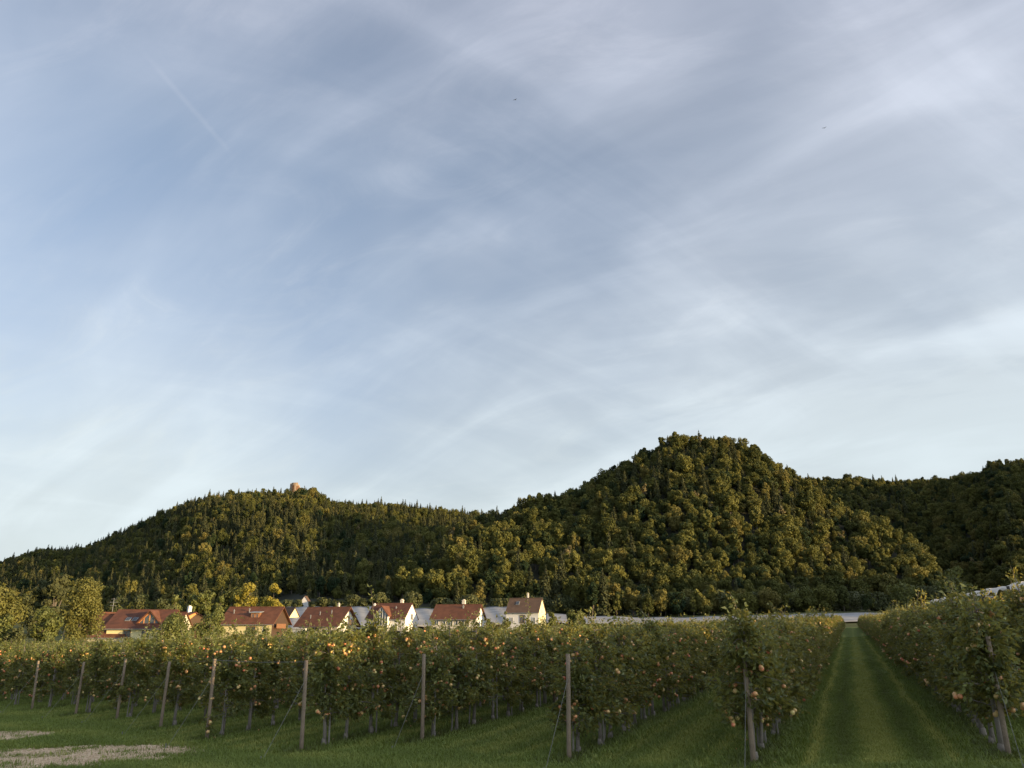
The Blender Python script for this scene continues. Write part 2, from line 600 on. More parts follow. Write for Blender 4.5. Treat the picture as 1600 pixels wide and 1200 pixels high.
def col(x, y):
    return 800 + 1260.0 * x / np.maximum(y, 1.0)


HILL_A = np.array([(-900, 945), (-400, 915), (0, 880), (60, 862), (130, 856), (200, 829), (260, 801), (320, 777), (380, 767), (450, 768), (490, 768),
                   (520, 785), (600, 791), (660, 796), (700, 800), (735, 803), (800, 812), (900, 830), (1100, 870)], float)
HILL_B = np.array([(520, 950), (560, 925), (640, 880), (690, 840), (725, 812), (745, 803), (780, 798), (830, 778), (880, 768), (900, 764), (930, 752), (980, 720), (1030, 697),
                   (1060, 686), (1130, 691), (1180, 706), (1210, 722), (1240, 742), (1300, 785), (1380, 820), (1430, 845), (1455, 875), (1475, 915), (1500, 965)], float)
HILL_C = np.array([(900, 800), (1100, 770), (1180, 760), (1240, 748), (1290, 748), (1340, 748), (1420, 752), (1480, 746), (1530, 738), (1545, 724), (1600, 716),
                   (1800, 690), (2200, 680), (3200, 690)], float)
for _t in (HILL_A, HILL_B, HILL_C):     # the skyline points stand high: their bearing, not the bearing of the ground below the same photo column
    _t[:, 0] = 800 + (_t[:, 0] - 800) * (1 + kf(_t[:, 1]) * S_ / C_)
RIDGE_A = np.array([(-900, 1100), (0, 960), (450, 850), (600, 900), (735, 940), (1100, 1000)], float)
RIDGE_B = np.array([(520, 345), (560, 380), (640, 450), (780, 520), (1060, 560), (1240, 520), (1380, 440), (1455, 390), (1500, 350)], float)
RIDGE_C = np.array([(900, 960), (1240, 940), (1480, 890), (1600, 770), (1800, 650), (3200, 520)], float)
FOOT_A = np.array([(-900, 600), (0, 470), (300, 400), (450, 375), (600, 372), (800, 390)], float)
FOOT_B = np.array([(520, 320), (800, 318), (1060, 312), (1300, 318), (1500, 335)], float)
FOOT_C = np.array([(900, 560), (1240, 560), (1480, 520), (1600, 400), (3200, 330)], float)


def hill(x, y, sky_t, ridge_t, foot_t, tree, beyond):
    cc = col(x, y)
    py = np.interp(cc, sky_t[:, 0], sky_t[:, 1])
    yr = np.interp(cc, ridge_t[:, 0], ridge_t[:, 1])
    yf = np.interp(cc, foot_t[:, 0], foot_t[:, 1])
    zr = EYE + yr * kf(py) - tree
    zf = gz(x, yf) - 2.0
    zr = np.maximum(zr, zf)
    s = (y - yf) / np.maximum(yr - yf, 1.0)
    sc = np.clip(s, 0, 1)
    prof = 0.6 * sc + 0.4 * smst(sc)
    prof = np.where(sc > 0.9, prof, prof)
    z = zf + (zr - zf) * prof
    over = np.clip(y - yr, 0, None)
    z = z - beyond * over * over / (over + 30.0)
    return np.where(s < 0, zf - 6, z)


def wob(x, y, a, l):
    return a * (np.sin(x / l + 1.3) * np.cos(y / l * 0.8 + 0.4) + 0.6 * np.sin(x / l * 2.1 + y / l * 1.7))


def hz(x, y):
    a = hill(x, y, HILL_A, RIDGE_A, FOOT_A, 8.5, 0.35)
    b = hill(x, y, HILL_B, RIDGE_B, FOOT_B, 7.5, 0.45)
    c = hill(x, y, HILL_C, RIDGE_C, FOOT_C, 9, 0.35)
    return a, b, c


def hill_mesh(name, which, c0, c1, r0, r1, label):
    nc, nr = int((c1 - c0) / 12) + 1, int((r1 - r0) / 8) + 1
    cs = np.linspace(c0, c1, nc)
    rs = np.linspace(r0, r1, nr)
    CC, RR = np.meshgrid(cs, rs, indexing='ij')
    X = (CC - 800) / 1260.0 * RR
    Z = hz(X, RR)[which] + 0.0
    Z = Z + wob(X, RR, 1.5, 45.0) * smst((Z - gz(X, RR)) / 20)
    v = np.stack([X, RR, Z], -1).reshape(-1, 3)
    i = np.arange(nc * nr).reshape(nc, nr)
    f = np.stack([i[:-1, :-1], i[1:, :-1], i[1:, 1:], i[:-1, 1:]], -1).reshape(-1, 4)
    o = link(name, arr_mesh(name, v, [(f, 0)], [M['hill']], smooth=True))
    tag(o, label, 'hill', kind='structure')


def spur_z(x, y):
    d = np.hypot((np.asarray(x, float) - SHADE_SPUR[0]) / SHADE_SPUR[2], (np.asarray(y, float) - SHADE_SPUR[1]) / SHADE_SPUR[3])
    return gz(x, y) - 1.5 + SHADE_SPUR[4] * (1 - smst(d))


SHADE_SPUR = (305.0, 232.0, 105.0, 130.0, 34.0)  # unseen hill added to throw shade on the middle hill's foot


def spur():
    xs, ys = np.linspace(190, 420, 40), np.linspace(95, 370, 40)
    X, Y = np.meshgrid(xs, ys, indexing='ij')
    v = np.stack([X, Y, spur_z(X, Y)], -1).reshape(-1, 3)
    i = np.arange(1600).reshape(40, 40)
    f = np.stack([i[:-1, :-1], i[1:, :-1], i[1:, 1:], i[:-1, 1:]], -1).reshape(-1, 4)
    o = link('hill', arr_mesh('hill', v, [(f, 0)], [M['hill']], smooth=True))
    tag(o, 'unseen wooded spur added right of the netting to shade the hill foot', 'hill', kind='structure')


spur()
hill_mesh('hill', 0, -900, 1000, 345, 1150, 'long wooded hill on the left with a ruined tower on its crest')
hill_mesh('hill', 1, 500, 1510, 300, 720, 'steep rounded wooded hill in the middle right')
hill_mesh('hill', 2, 900, 3000, 330, 1150, 'wooded ridge closing the valley at the right edge')

# ------------------------------------------------------------------ orchard rows
ROW = Vector((0.3877, 0.9218, 0)).normalized()
PERP = np.array([-ROW.y, ROW.x])
POST_PX = [(1577, 1185), (1178, 1197), (889, 1190), (660, 1160), (471, 1175), (323, 1157), (250, 1140), (182, 1125), (118, 1118), (50, 1110)]
row_start = [ground_hit(*p) for p in POST_PX]
# rows whose ends lie beyond the frame, on either side
right_rows = [(row_start[0][0] + 3.0 * k, row_start[0][1] + 1.3 * k + 0.9 * k) for k in range(1, 7)]
xl, yl = row_start[-1]
left_rows = [(xl - 3.05 * k * 0.86, yl + 2.2 * k) for k in range(1, 22)]
ROWS = [(s, 'frame', i) for i, s in enumerate(row_start)] + [(s, 'right', i) for i, s in enumerate(right_rows)] + [(s, 'left', i) for i, s in enumerate(left_rows)]
row_perp = np.array([PERP[0] * s[0] + PERP[1] * s[1] for s, _, _ in ROWS])


def in_orchard(x, y):
    if y > 90 and x < -60 + (y - 90) * 0.2:
        return False
    if x < -62 - 0.1 * y:
        return False
    lim = 163 + 14 * min(1, max(0, (x - 10) / 40.0))
    return y < lim


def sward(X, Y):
    """tone of the grass (0 dark bare strip, 0.5 plain, 1 bright uncut edge), distance to the next row, inside the rows or not"""
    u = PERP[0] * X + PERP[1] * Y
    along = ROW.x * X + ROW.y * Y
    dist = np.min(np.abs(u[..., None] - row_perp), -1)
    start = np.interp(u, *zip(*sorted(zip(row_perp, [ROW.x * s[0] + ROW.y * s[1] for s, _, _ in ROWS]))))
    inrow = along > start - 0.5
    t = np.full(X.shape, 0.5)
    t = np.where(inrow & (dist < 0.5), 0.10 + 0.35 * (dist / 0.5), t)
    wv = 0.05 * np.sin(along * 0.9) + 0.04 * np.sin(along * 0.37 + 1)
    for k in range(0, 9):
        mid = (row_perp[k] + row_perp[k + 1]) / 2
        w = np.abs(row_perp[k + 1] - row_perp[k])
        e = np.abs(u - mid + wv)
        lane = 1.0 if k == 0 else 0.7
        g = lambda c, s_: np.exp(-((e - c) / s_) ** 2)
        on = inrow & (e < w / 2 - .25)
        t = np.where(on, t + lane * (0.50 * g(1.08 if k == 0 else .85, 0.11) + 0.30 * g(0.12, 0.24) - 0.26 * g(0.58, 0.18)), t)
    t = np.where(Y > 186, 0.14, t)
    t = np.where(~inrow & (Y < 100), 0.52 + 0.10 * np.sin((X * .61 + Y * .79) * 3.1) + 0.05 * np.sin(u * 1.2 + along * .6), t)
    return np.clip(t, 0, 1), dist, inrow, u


# ground sheet
def ground_sheet():
    az = np.concatenate([np.linspace(-180, -42, 40)[:-1], np.linspace(-42, 42, 300), np.linspace(42, 180, 40)[1:-1]])
    r = np.concatenate([np.linspace(0.5, 7, 8)[:-1], np.linspace(7, 45, 190)[:-1], np.geomspace(45, 420, 110)[:-1], np.geomspace(420, 6000, 14)])
    A, RR = np.meshgrid(np.radians(az), r, indexing='ij')
    X, Y = RR * np.sin(A), RR * np.cos(A)
    Z = gz(X, Y)
    rng = np.random.default_rng(5)
    t = sward(X, Y)[0]
    # gravel yard at the lower left
    g = np.zeros(X.shape)
    PX, PY = px_yard(X, Y)
    g = np.maximum(g, PX)
    v = np.stack([X, Y, Z], -1).reshape(-1, 3)
    n, m_ = X.shape
    i = np.arange(n * m_).reshape(n, m_)
    f = np.stack([i[:-1, :-1], i[:-1, 1:], i[1:, 1:], i[1:, :-1]], -1).reshape(-1, 4)
    f2 = np.stack([i[-1, :-1], i[-1, 1:], i[0, 1:], i[0, :-1]], -1).reshape(-1, 4)
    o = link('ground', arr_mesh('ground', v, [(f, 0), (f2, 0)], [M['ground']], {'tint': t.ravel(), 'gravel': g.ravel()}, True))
    tag(o, 'mown grass floor of the orchard and valley with a gravel corner', 'ground', kind='structure')


def px_yard(X, Y):
    """coverage of gravel: a pale sandy tongue and a rougher, half overgrown apron nearer the camera"""
    ya, yb = YARD
    d1 = np.hypot((X - ya[0]) / 2.2, (Y - ya[1]) / 1.5)
    g1 = 1.15 * (1 - smst((d1 - 0.75) / 0.5))
    d2 = np.hypot((X - yb[0]) / 4.2, (Y - yb[1]) / 2.2)
    g2 = 0.97 * (1 - smst((d2 - 0.6) / 0.6))
    return np.maximum(g1, g2), None


YARD = (ground_hit(-40, 1153), ground_hit(45, 1186))
ground_sheet()

# ------------------------------------------------------------------ apple tree pieces
def rot_about(v, axis, ang):
    return Matrix.Rotation(ang, 3, axis) @ v


def leaves_arrays(pos, direc, nrm, length, width):
    """folded leaf: base, left, tip, right with raised sides -> two triangles"""
    direc = direc / np.linalg.norm(direc, axis=1, keepdims=True)
    side = np.cross(direc, nrm)
    side /= np.maximum(np.linalg.norm(side, axis=1, keepdims=True), 1e-6)
    up = np.cross(side, direc)
    L, W = length[:, None], width[:, None]
    base = pos
    mid = pos + direc * L * 0.45
    l = mid + side * W * 0.5 + up * W * 0.22
    r = mid - side * W * 0.5 + up * W * 0.22
    tip = pos + direc * L - up * W * 0.25
    v = np.stack([base, l, tip, r], 1).reshape(-1, 3)
    n = len(pos)
    b = np.arange(n) * 4
    f = np.concatenate([np.stack([b, b + 2, b + 1], 1), np.stack([b, b + 3, b + 2], 1)])
    return v, f


def apple_tree(seed, H=2.25, n_leaf=2100, n_apple=28, shoots=6, tall=0.0):
    rng = random.Random(seed)
    nr = np.random.default_rng(seed)
    wood = MB()
    lean = (rng.uniform(-.05, .05), rng.uniform(-.05, .05))
    lead = [Vector((lean[0] * t * 1.2 + 0.02 * math.sin(7 * t + seed), lean[1] * t + 0.02 * math.cos(5 * t + seed), H * t)) for t in np.linspace(0, 1, 7)]
    wood.tube([(0.0, 0, -0.1), (0.01, 0, 0.08), (0.0, 0.0, 0.16)], [0.06, 0.055, 0.04], 6)
    wood.tube(lead, [0.040, 0.036, 0.032, 0.027, 0.021, 0.014, 0.006], 6)

    def lead_at(z):
        t = z / H * 6
        i = min(5, int(t))
        return lead[i].lerp(lead[i + 1], t - i)
    pts = []          # (position, outward direction) leaf bases
    spots = []        # apple hanging points
    nb = 19
    for i in range(nb):
        z = 0.56 + (H - 0.68) * (i / (nb - 1)) ** 0.95
        a = i * 2.4 + rng.uniform(-.5, .5)
        ln = (0.68 - 0.50 * (z / H)) * rng.uniform(0.75, 1.25)
        st = lead_at(z)
        d = Vector((math.cos(a), math.sin(a), rng.uniform(0.05, 0.45)))
        p = [st.copy()]
        seg = 5
        for k in range(seg):
            d = (d + Vector((rng.uniform(-.18, .18), rng.uniform(-.18, .18), rng.uniform(-.28, .10)))).normalized()
            p.append(p[-1] + d * ln / seg)
        wood.tube(p, [0.014, 0.011, 0.009, 0.007, 0.005, 0.003], 4, False)
        for k in range(1, seg + 1):
            q = p[k]
            w = 2 if k > 2 else 1
            for _ in range(w):
                pts.append((q + Vector((rng.gauss(0, .05), rng.gauss(0, .05), rng.gauss(0, .05))), d))
            if rng.random() < 0.55:
                spots.append(q + Vector((rng.uniform(-.06, .06), rng.uniform(-.06, .06), -0.06)))
        # side spurs
        for _ in range(3):
            q = p[rng.randint(1, seg)]
            sd = Vector((rng.uniform(-1, 1), rng.uniform(-1, 1), rng.uniform(-.7, .6))).normalized()
            e = q + sd * rng.uniform(.12, .28)
            wood.tube([q, e], [0.005, 0.003], 3, False)
            pts += [(q.lerp(e, .5), sd), (e, sd), (e, sd)]
            spots.append(e + Vector((0, 0, -0.05)))
    for i in range(shoots):
        q = lead_at(rng.uniform(H * 0.6, H * 0.98))
        ln = rng.uniform(.25, .55) + (tall if i < 3 else 0)
        d = Vector((rng.uniform(-.4, .4), rng.uniform(-.4, .4), 1)).normalized()
        p = [q + d * ln * t + Vector((0.03 * math.sin(4 * t + i), 0, 0)) for t in (0, .35, .7, 1)]
        wood.tube(p, [0.007, 0.005, 0.004, 0.002], 3, False)
        for t in np.linspace(0.1, 1, 6 + int(tall * 8)):
            pts.append((q + d * ln * t, d))
    P = np.array([tuple(a) for a, _ in pts])
    D = np.array([tuple(b) for _, b in pts])
    wgt = np.clip(1.25 - 0.75 * smst((P[:, 2] - 1.3) / 0.9), .1, 2) * np.exp(nr.normal(0, .95, len(P)))
    idx = nr.choice(len(P), n_leaf, p=wgt / wgt.sum())
    pos = P[idx] + nr.normal(0, 0.055, (n_leaf, 3))
    out = pos.copy()
    out[:, 2] = 0
    out /= np.maximum(np.linalg.norm(out, axis=1, keepdims=True), 1e-3)
    dr = 0.55 * out + 0.5 * D[idx] + nr.normal(0, .6, (n_leaf, 3)) + np.array([0, 0, -0.15])
    nm = np.array([0, 0, 0.35]) + 0.45 * out + nr.normal(0, .60, (n_leaf, 3))
    L = nr.uniform(.065, .12, n_leaf)
    v, f = leaves_arrays(pos, dr, nm, L, L * nr.uniform(.42, .58, n_leaf))
    cl = nr.random(len(P))
    tint = np.clip(0.5 * cl[idx] + 0.5 * nr.random(n_leaf), 0, 1) ** 2.3
    tint = np.repeat(tint, 4)
    rng.shuffle(spots)
    ap = []
    while len(ap) < n_apple:
        s = spots[len(ap) % len(spots)]
        s = Vector((s.x * 1.12, s.y * 1.12, s.z))
        k = rng.randint(1, 3)
        for _ in range(k):
            ap.append((s + Vector((rng.uniform(-.06, .06), rng.uniform(-.06, .06), rng.uniform(-.07, .02))), rng.uniform(.030, .041), rng.random() < 0.62))
    return wood, v, f, tint, ap


def apple_shape(r=1.0, seg=9, ring=7):
    v, f = [], []
    prof = [(0.0, 0.70), (0.32, 0.86), (0.72, 0.72), (1.0, 0.15), (0.92, -0.35), (0.62, -0.76), (0.25, -0.90), (0.0, -0.80)]
    v.append((0, 0, prof[0][1]))
    for a, z in prof[1:-1]:
        for k in range(seg):
            t = 2 * math.pi * k / seg
            v.append((a * math.cos(t), a * math.sin(t), z))
    v.append((0, 0, prof[-1][1]))
    n = len(prof) - 2
    for k in range(seg):
        f.append((0, 1 + k, 1 + (k + 1) % seg))
        for i in range(n - 1):
            a, b = 1 + i * seg + k, 1 + i * seg + (k + 1) % seg
            f.append((a, a + seg, b + seg, b))
        f.append((1 + (n - 1) * seg + k, len(v) - 1, 1 + (n - 1) * seg + (k + 1) % seg))
    return [tuple(c * r for c in p) for p in v], f


APV, APF = apple_shape()
apple_me = {}
for k in ('apple_red', 'apple_gold'):
    b = MB()
    b.poly(APV, APF)
    b.tube([(0, 0, .7), (0.08, 0, 1.25)], [.06, .04], 4)
    apple_me[k] = b.mesh('apple', M[k], True)

TREES = []
for i in range(9):
    tall = 0.0 if i < 6 else 0.45
    H = [2.1, 2.2, 2.05, 2.25, 2.0, 2.15, 2.15, 2.2, 2.1][i]
    wood, v, f, tint, ap = apple_tree(100 + i * 7, H, 3100, 50, 4 + i % 3, tall)
    crown = arr_mesh('crown', v, [(f, 0)], [M['apple_leaf']], {'tint': tint})
    trunk = wood.mesh('trunk', M['bark'], True)
    st = MB().tube([(0.11, 0.03, -0.2), (0.07, 0.01, 1.9)], [.018, .016], 5).mesh('stake', M['stake'])
    fr = {}
    for nm in ('apple_red', 'apple_gold'):
        b = MB()
        for p, r, red in ap:
            if red == (nm == 'apple_red'):
                b.poly([(p.x + q[0] * r, p.y + q[1] * r, p.z + q[2] * r) for q in APV], APF)
        fr[nm] = b
    # fruit as one mesh for the trees whose apples are too small to tell apart
    nv = len(fr['apple_red'].v)
    fm = bpy.data.meshes.new('fruit')
    fm.from_pydata(fr['apple_red'].v + fr['apple_gold'].v, [], fr['apple_red'].f + [tuple(a + nv for a in q) for q in fr['apple_gold'].f])
    fm.materials.append(M['apple_red'])
    fm.materials.append(M['apple_gold'])
    nf = len(fr['apple_red'].f)
    for q, pl in enumerate(fm.polygons):
        pl.use_smooth = True
        pl.material_index = 0 if q < nf else 1
    fm.update()
    TREES.append(dict(crown=crown, trunk=trunk, stake=st, fruit=fm, apples=ap, wood=wood, leaf=(v, f, tint), fr=fr))


def merged_tree(T, name, keep=1.0, grow=1.0):
    """one light mesh of a whole apple tree, for the far rows"""
    v, f, tint = T['leaf']
    n = len(v) // 4
    k = max(1, int(n * keep))
    v = v[:k * 4].reshape(-1, 4, 3)
    c = v.mean(1, keepdims=True)
    v = (c + (v - c) * grow).reshape(-1, 3)
    b = np.arange(k) * 4
    f = np.concatenate([np.stack([b, b + 2, b + 1], 1), np.stack([b, b + 3, b + 2], 1)])
    V, F, tn, base = [v], [(f, 0)], [tint[:k * 4]], len(v)
    for mb, mi in ((T['wood'], 1), (T['fr']['apple_red'], 2), (T['fr']['apple_gold'], 3)):
        q = [fc for fc in mb.f if len(fc) == 4]
        V.append(np.array(mb.v))
        F.append((np.array(q) + base, mi))
        tn.append(np.zeros(len(mb.v)))
        base += len(mb.v)
    return arr_mesh(name, np.concatenate(V), F, [M['apple_leaf'], M['bark'], M['apple_red'], M['apple_gold']], {'tint': np.concatenate(tn)})


# ------------------------------------------------------------------ scattering of uncountable things
def scatter(name, pts, rot, scl, idx, meshes, label, cat, kind='stuff', lush=None):
    src = bpy.data.collections.new(name + '_sources')
    for k, me in enumerate(meshes):
        o = bpy.data.objects.new('%s_source_%02d' % (name, k), me)
        src.objects.link(o)
    me = bpy.data.meshes.new(name)
    me.vertices.add(len(pts))
    me.vertices.foreach_set('co', np.asarray(pts, np.float32).ravel())
    for nm, a, ty in (('turn', rot, 'FLOAT'), ('size', scl, 'FLOAT'), ('pick', idx, 'INT')) + ((('lush', lush, 'FLOAT'),) if lush is not None else ()):
        at = me.attributes.new(nm, ty, 'POINT')
        at.data.foreach_set('value', np.asarray(a, np.int32 if ty == 'INT' else np.float32))
    o = link(name, me)
    ng = bpy.data.node_groups.new(name, 'GeometryNodeTree')
    ng.interface.new_socket('Geometry', in_out='INPUT', socket_type='NodeSocketGeometry')
    ng.interface.new_socket('Geometry', in_out='OUTPUT', socket_type='NodeSocketGeometry')
    g = NT(ng)
    gi, go = g.new('NodeGroupInput'), g.new('NodeGroupOutput')
    ip = g.new('GeometryNodeInstanceOnPoints')
    ci = g.new('GeometryNodeCollectionInfo')
    ci.inputs['Collection'].default_value = src
    ci.inputs['Separate Children'].default_value = True
    ci.inputs['Reset Children'].default_value = True

    def named(nm, ty):
        nd = g.new('GeometryNodeInputNamedAttribute', data_type=ty)
        nd.inputs[0].default_value = nm
        return nd.outputs[0]
    cx = g.new('ShaderNodeCombineXYZ')
    g.l.new(named('turn', 'FLOAT'), cx.inputs[2])
    er = g.new('FunctionNodeEulerToRotation')
    g.l.new(cx.outputs[0], er.inputs[0])
    m2p = g.new('GeometryNodeMeshToPoints')
    g.l.new(gi.outputs[0], m2p.inputs[0])
    g.l.new(m2p.outputs[0], ip.inputs['Points'])
    g.l.new(ci.outputs[0], ip.inputs['Instance'])
    ip.inputs['Pick Instance'].default_value = True
    g.l.new(named('pick', 'INT'), ip.inputs['Instance Index'])
    g.l.new(er.outputs[0], ip.inputs['Rotation'])
    g.l.new(named('size', 'FLOAT'), ip.inputs['Scale'])
    g.l.new(ip.outputs[0], go.inputs[0])
    md = o.modifiers.new('scatter', 'NODES')
    md.node_group = ng
    return tag(o, label, cat, kind=kind)


def in_view(x, y, z, mx=60, my=80):
    if y < 1:
        return False
    a, b = px_of(x, y, z)
    return -mx < a < 1600 + mx and 0 < b < 1200 + my


# ------------------------------------------------------------------ plant the orchard
rg = random.Random(11)
cand = []
for ri, (s, side, i) in enumerate(ROWS):
    t = 0.45 + rg.uniform(0, .2) if side == 'frame' else 0.7
    if ri < 2:
        t = (0.25, 0.22)[ri]
    first = True
    while t < 200:
        x, y = s[0] + ROW.x * t, s[1] + ROW.y * t
        if not in_orchard(x, y):
            if y > 60:
                break
            t += 1.0
            continue
        z = float(gz(x, y))
        if in_view(x, y, z + 2.2, 90, 400) or in_view(x, y, z + 0.2, 90, 300):
            cand.append((math.hypot(x, y), ri, t, x + rg.gauss(0, .04), y + rg.gauss(0, .04), z, first))
        elif y < 60 and x > 0 and side != 'left':
            pass
        first = False
        t += rg.uniform(0.92, 1.08)
cand.sort()
ROW_WORDS = ['lining the right side of the grass lane', 'lining the left side of the grass lane', 'in the row behind the third end post from the right',
             'in the row behind the fourth end post from the right', 'in the row behind the fifth end post from the right',
             'in the row behind the sixth end post from the right', 'in the row behind the seventh end post from the right', 'in the row behind the eighth end post from the right',
             'in the row behind the ninth end post from the right', 'in the row behind the leftmost end post']
n_near = 0
N_FRUIT = 40
for k, (d, ri, t, x, y, z, first) in enumerate(cand[:300]):
    s, side, i = ROWS[ri]
    ti = rg.randrange(6) if rg.random() < (1 if ri == 1 else .94 if ri == 2 or side == 'right' or ri == 0 else .72) else 6 + rg.randrange(3)
    T = TREES[ti]
    if side == 'frame':
        grp = 'apple trees ' + ROW_WORDS[i]
        lab = 'apple tree with fruit ' + ROW_WORDS[i]
        if first:
            lab = 'nearest apple tree ' + ROW_WORDS[i]
    elif side == 'right':
        grp = 'apple trees behind the lane row on the right'
        lab = 'apple tree behind the lane row at the right edge'
    else:
        grp = 'apple trees of the far left rows'
        lab = 'sunlit apple tree left of all the end posts'
    sc = rg.uniform(0.95, 1.08)
    sz_ = sc * rg.uniform(.93, 1.08) * (0.95 if ri in (1, 2, 3) else 1.04 if ri == 0 else 1.10 if side == 'right' else 1.0)
    root = copy_thing([('trunk', T['trunk']), ('crown', T['crown'])], 'apple_tree', lab, 'apple tree', (x, y, z), rg.uniform(0, 6.28), (sc, sc, sz_), grp)
    if ri != 0:
        link('stake', T['stake'], root)
    if k < N_FRUIT:
        for p, r, red in T['apples']:
            a = link('apple', apple_me['apple_red' if red else 'apple_gold'], root, p)
            a.scale = (r, r, r)
            a.rotation_euler = (rg.uniform(-.4, .4), rg.uniform(-.4, .4), rg.uniform(0, 6))
    else:
        tag(link('fruit', T['fruit'], root), None, None, kind='stuff')
rest = cand[300:]
far_me = [merged_tree(T, 'far_apple_tree', 0.75, 1.15) for T in TREES]
scatter('apple_orchard', [(c[3], c[4], c[5]) for c in rest], [rg.uniform(0, 6.28) for _ in rest], [rg.uniform(.82, 1.03) for _ in rest],
        [rg.randrange(6) if rg.random() < .76 else 6 + rg.randrange(3) for _ in rest], far_me,
        'apple trees further along the rows down to the far end of the orchard', 'orchard')


# ------------------------------------------------------------------ posts and wires
POST_LABEL = ['weathered wooden end post half hidden in apple leaves, right of the grass lane',
              'wooden end post wrapped in apple branches at the left edge of the lane',
              'tall leaning grey wooden end post, third from the right',
              'grey wooden end post, fourth from the right, below the white gabled house',
              'grey wooden end post, fifth from the right, with a cross wire to its left',
              'grey wooden end post, sixth from the right, with sunlit top',
              'weathered wooden end post, seventh from the right', 'weathered wooden end post, eighth from the right',
              'slim wooden end post, ninth from the right, standing back among the leaves', 'leftmost wooden end post at the orchard edge']
tops = []
for i, (x, y) in enumerate(row_start):
    z = float(gz(x, y))
    h = 1.76 + [0.06, 0.0, 0.0, 0.02, 0.0, 0.05, -.03, .03, -.05, 0.0][i]
    r = 0.040
    p = thing('end_post', POST_LABEL[i], 'post', (x, y, z), 0, 'wooden end posts along the orchard edge')
    ln = Vector((-ROW.x, -ROW.y, 0)) * rg.uniform(-0.02, .09) + Vector((rg.uniform(-.03, .03), 0, 0))
    pts = [(ln.x * t, ln.y * t, -0.3 + (h + 0.3) * t) for t in (0, .25, .5, .75, 1)]
    MB().tube(pts, [r * 1.1, r * 1.05, r, r * .98, r * .94], 10).build('shaft', M['post'], p, True)
    top = Vector((x + ln.x, y + ln.y, z + h))
    tops.append(top)
    w = MB()
    e = Vector((-ROW.x, -ROW.y, 0)) * 1.25
    ez = float(gz(x + e.x, y + e.y)) - z
    w.tube([(ln.x * .8, ln.y * .8, h * 0.78), (e.x, e.y, ez - .05)], [.0035, .0035], 4)
    w.build('guy_wire', M['wire'], p)
    w = MB().tube([(e.x, e.y, ez - .1), (e.x * .985, e.y * .985, ez + .10)], [.012, .012], 5)
    w.build('anchor', M['wire'], p)
for i in range(3, 9):
    a, b = tops[i] - Vector((0, 0, .03)), tops[i + 1] - Vector((0, 0, .03))
    if i != 4:
        continue
    m_ = (a + b) / 2 - Vector((0, 0, .03))
    w = MB().tube([a, m_, b], [.005] * 3, 4).build('cross_wire', M['wire'])
    tag(w, 'cross wire joining the tops of the fifth and sixth end posts', 'wire')
words = ['the right lane row', 'the left lane row', 'the third row from the right', 'the fourth row from the right', 'the fifth row from the right', 'the sixth row from the right',
         'the seventh row from the right', 'the eighth row from the right', 'the ninth row from the right', 'the leftmost row with an end post']
inner_posts = []
for i, (x, y) in enumerate(row_start):
    w = MB()
    L = 60.0
    for hh in (0.7, 1.2, 1.68):
        pts = []
        for t in np.linspace(0, L, 13):
            q = Vector((x, y, 0)) + ROW * t
            pts.append((q.x, q.y, float(gz(q.x, q.y)) + hh))
        w.tube(pts, [.004] * len(pts), 3)
    o = w.build('trellis_wire', M['wire'])
    tag(o, 'thin trellis wires strung along ' + words[i], 'wire', 'trellis wires')
    for t in (8.3, 16.6, 24.9, 33.2):
        q = Vector((x, y, 0)) + ROW * t
        inner_posts.append((q.x, q.y, i))
shaft_me = MB().tube([(0, 0, -.3), (0, 0, 1.1), (0.01, 0, 1.95)], [.042, .04, .037], 8).mesh('shaft', M['post'], True)
for x, y, i in inner_posts:
    o = link('row_post', shaft_me, None, (x, y, float(gz(x, y))))
    o.rotation_euler = (rg.gauss(0, .02), rg.gauss(0, .02), rg.uniform(0, 6))
    tag(o, 'slim wooden trellis post among the trees inside ' + words[i], 'post', 'trellis posts inside ' + words[i])

# rain covers on the raised row at the right
def rain_cover():
    s = right_rows[2]
    h0 = 3.02
    root = thing('rain_cover', 'line of billowing white film covers above the rows at the right edge', 'rain cover', (0, 0, 0))
    per = Vector((PERP[0], PERP[1], 0))
    t = 6.0
    k = 0
    while t < 64:
        seg = 3.1
        n, m2 = 9, 9
        v = []
        for a in range(n):
            u = a / (n - 1)
            q = Vector((s[0], s[1], 0)) + ROW * (t + seg * u)
            zb = float(gz(q.x, q.y)) + h0 + rise_cov(t + seg * u)
            sag = 0.22 * math.sin(math.pi * u) ** 0.7
            for b in range(m2):
                w = (b / (m2 - 1) - .5) * 2
                zz = zb + sag * 0.9 + 0.30 * (1 - w * w) * (0.35 + 0.8 * sag / .22) - 0.10 + 0.045 * math.sin(11 * u + 4 * w + 2.3 * k) + .05 * math.sin(k * 1.9)
                p = q + per * (w * .85)
                v.append((p.x, p.y, zz))
        idx = np.arange(n * m2).reshape(n, m2)
        f = np.stack([idx[:-1, :-1], idx[:-1, 1:], idx[1:, 1:], idx[1:, :-1]], -1).reshape(-1, 4)
        o = link('film_panel', arr_mesh('film_panel', v, [(f, 0)], [M['film']], smooth=True), root)
        sd = o.modifiers.new('thickness', 'SOLIDIFY')
        sd.thickness = 0.01
        t += seg
        k += 1
    return s, h0


def rise_cov(t):
    return 0.0


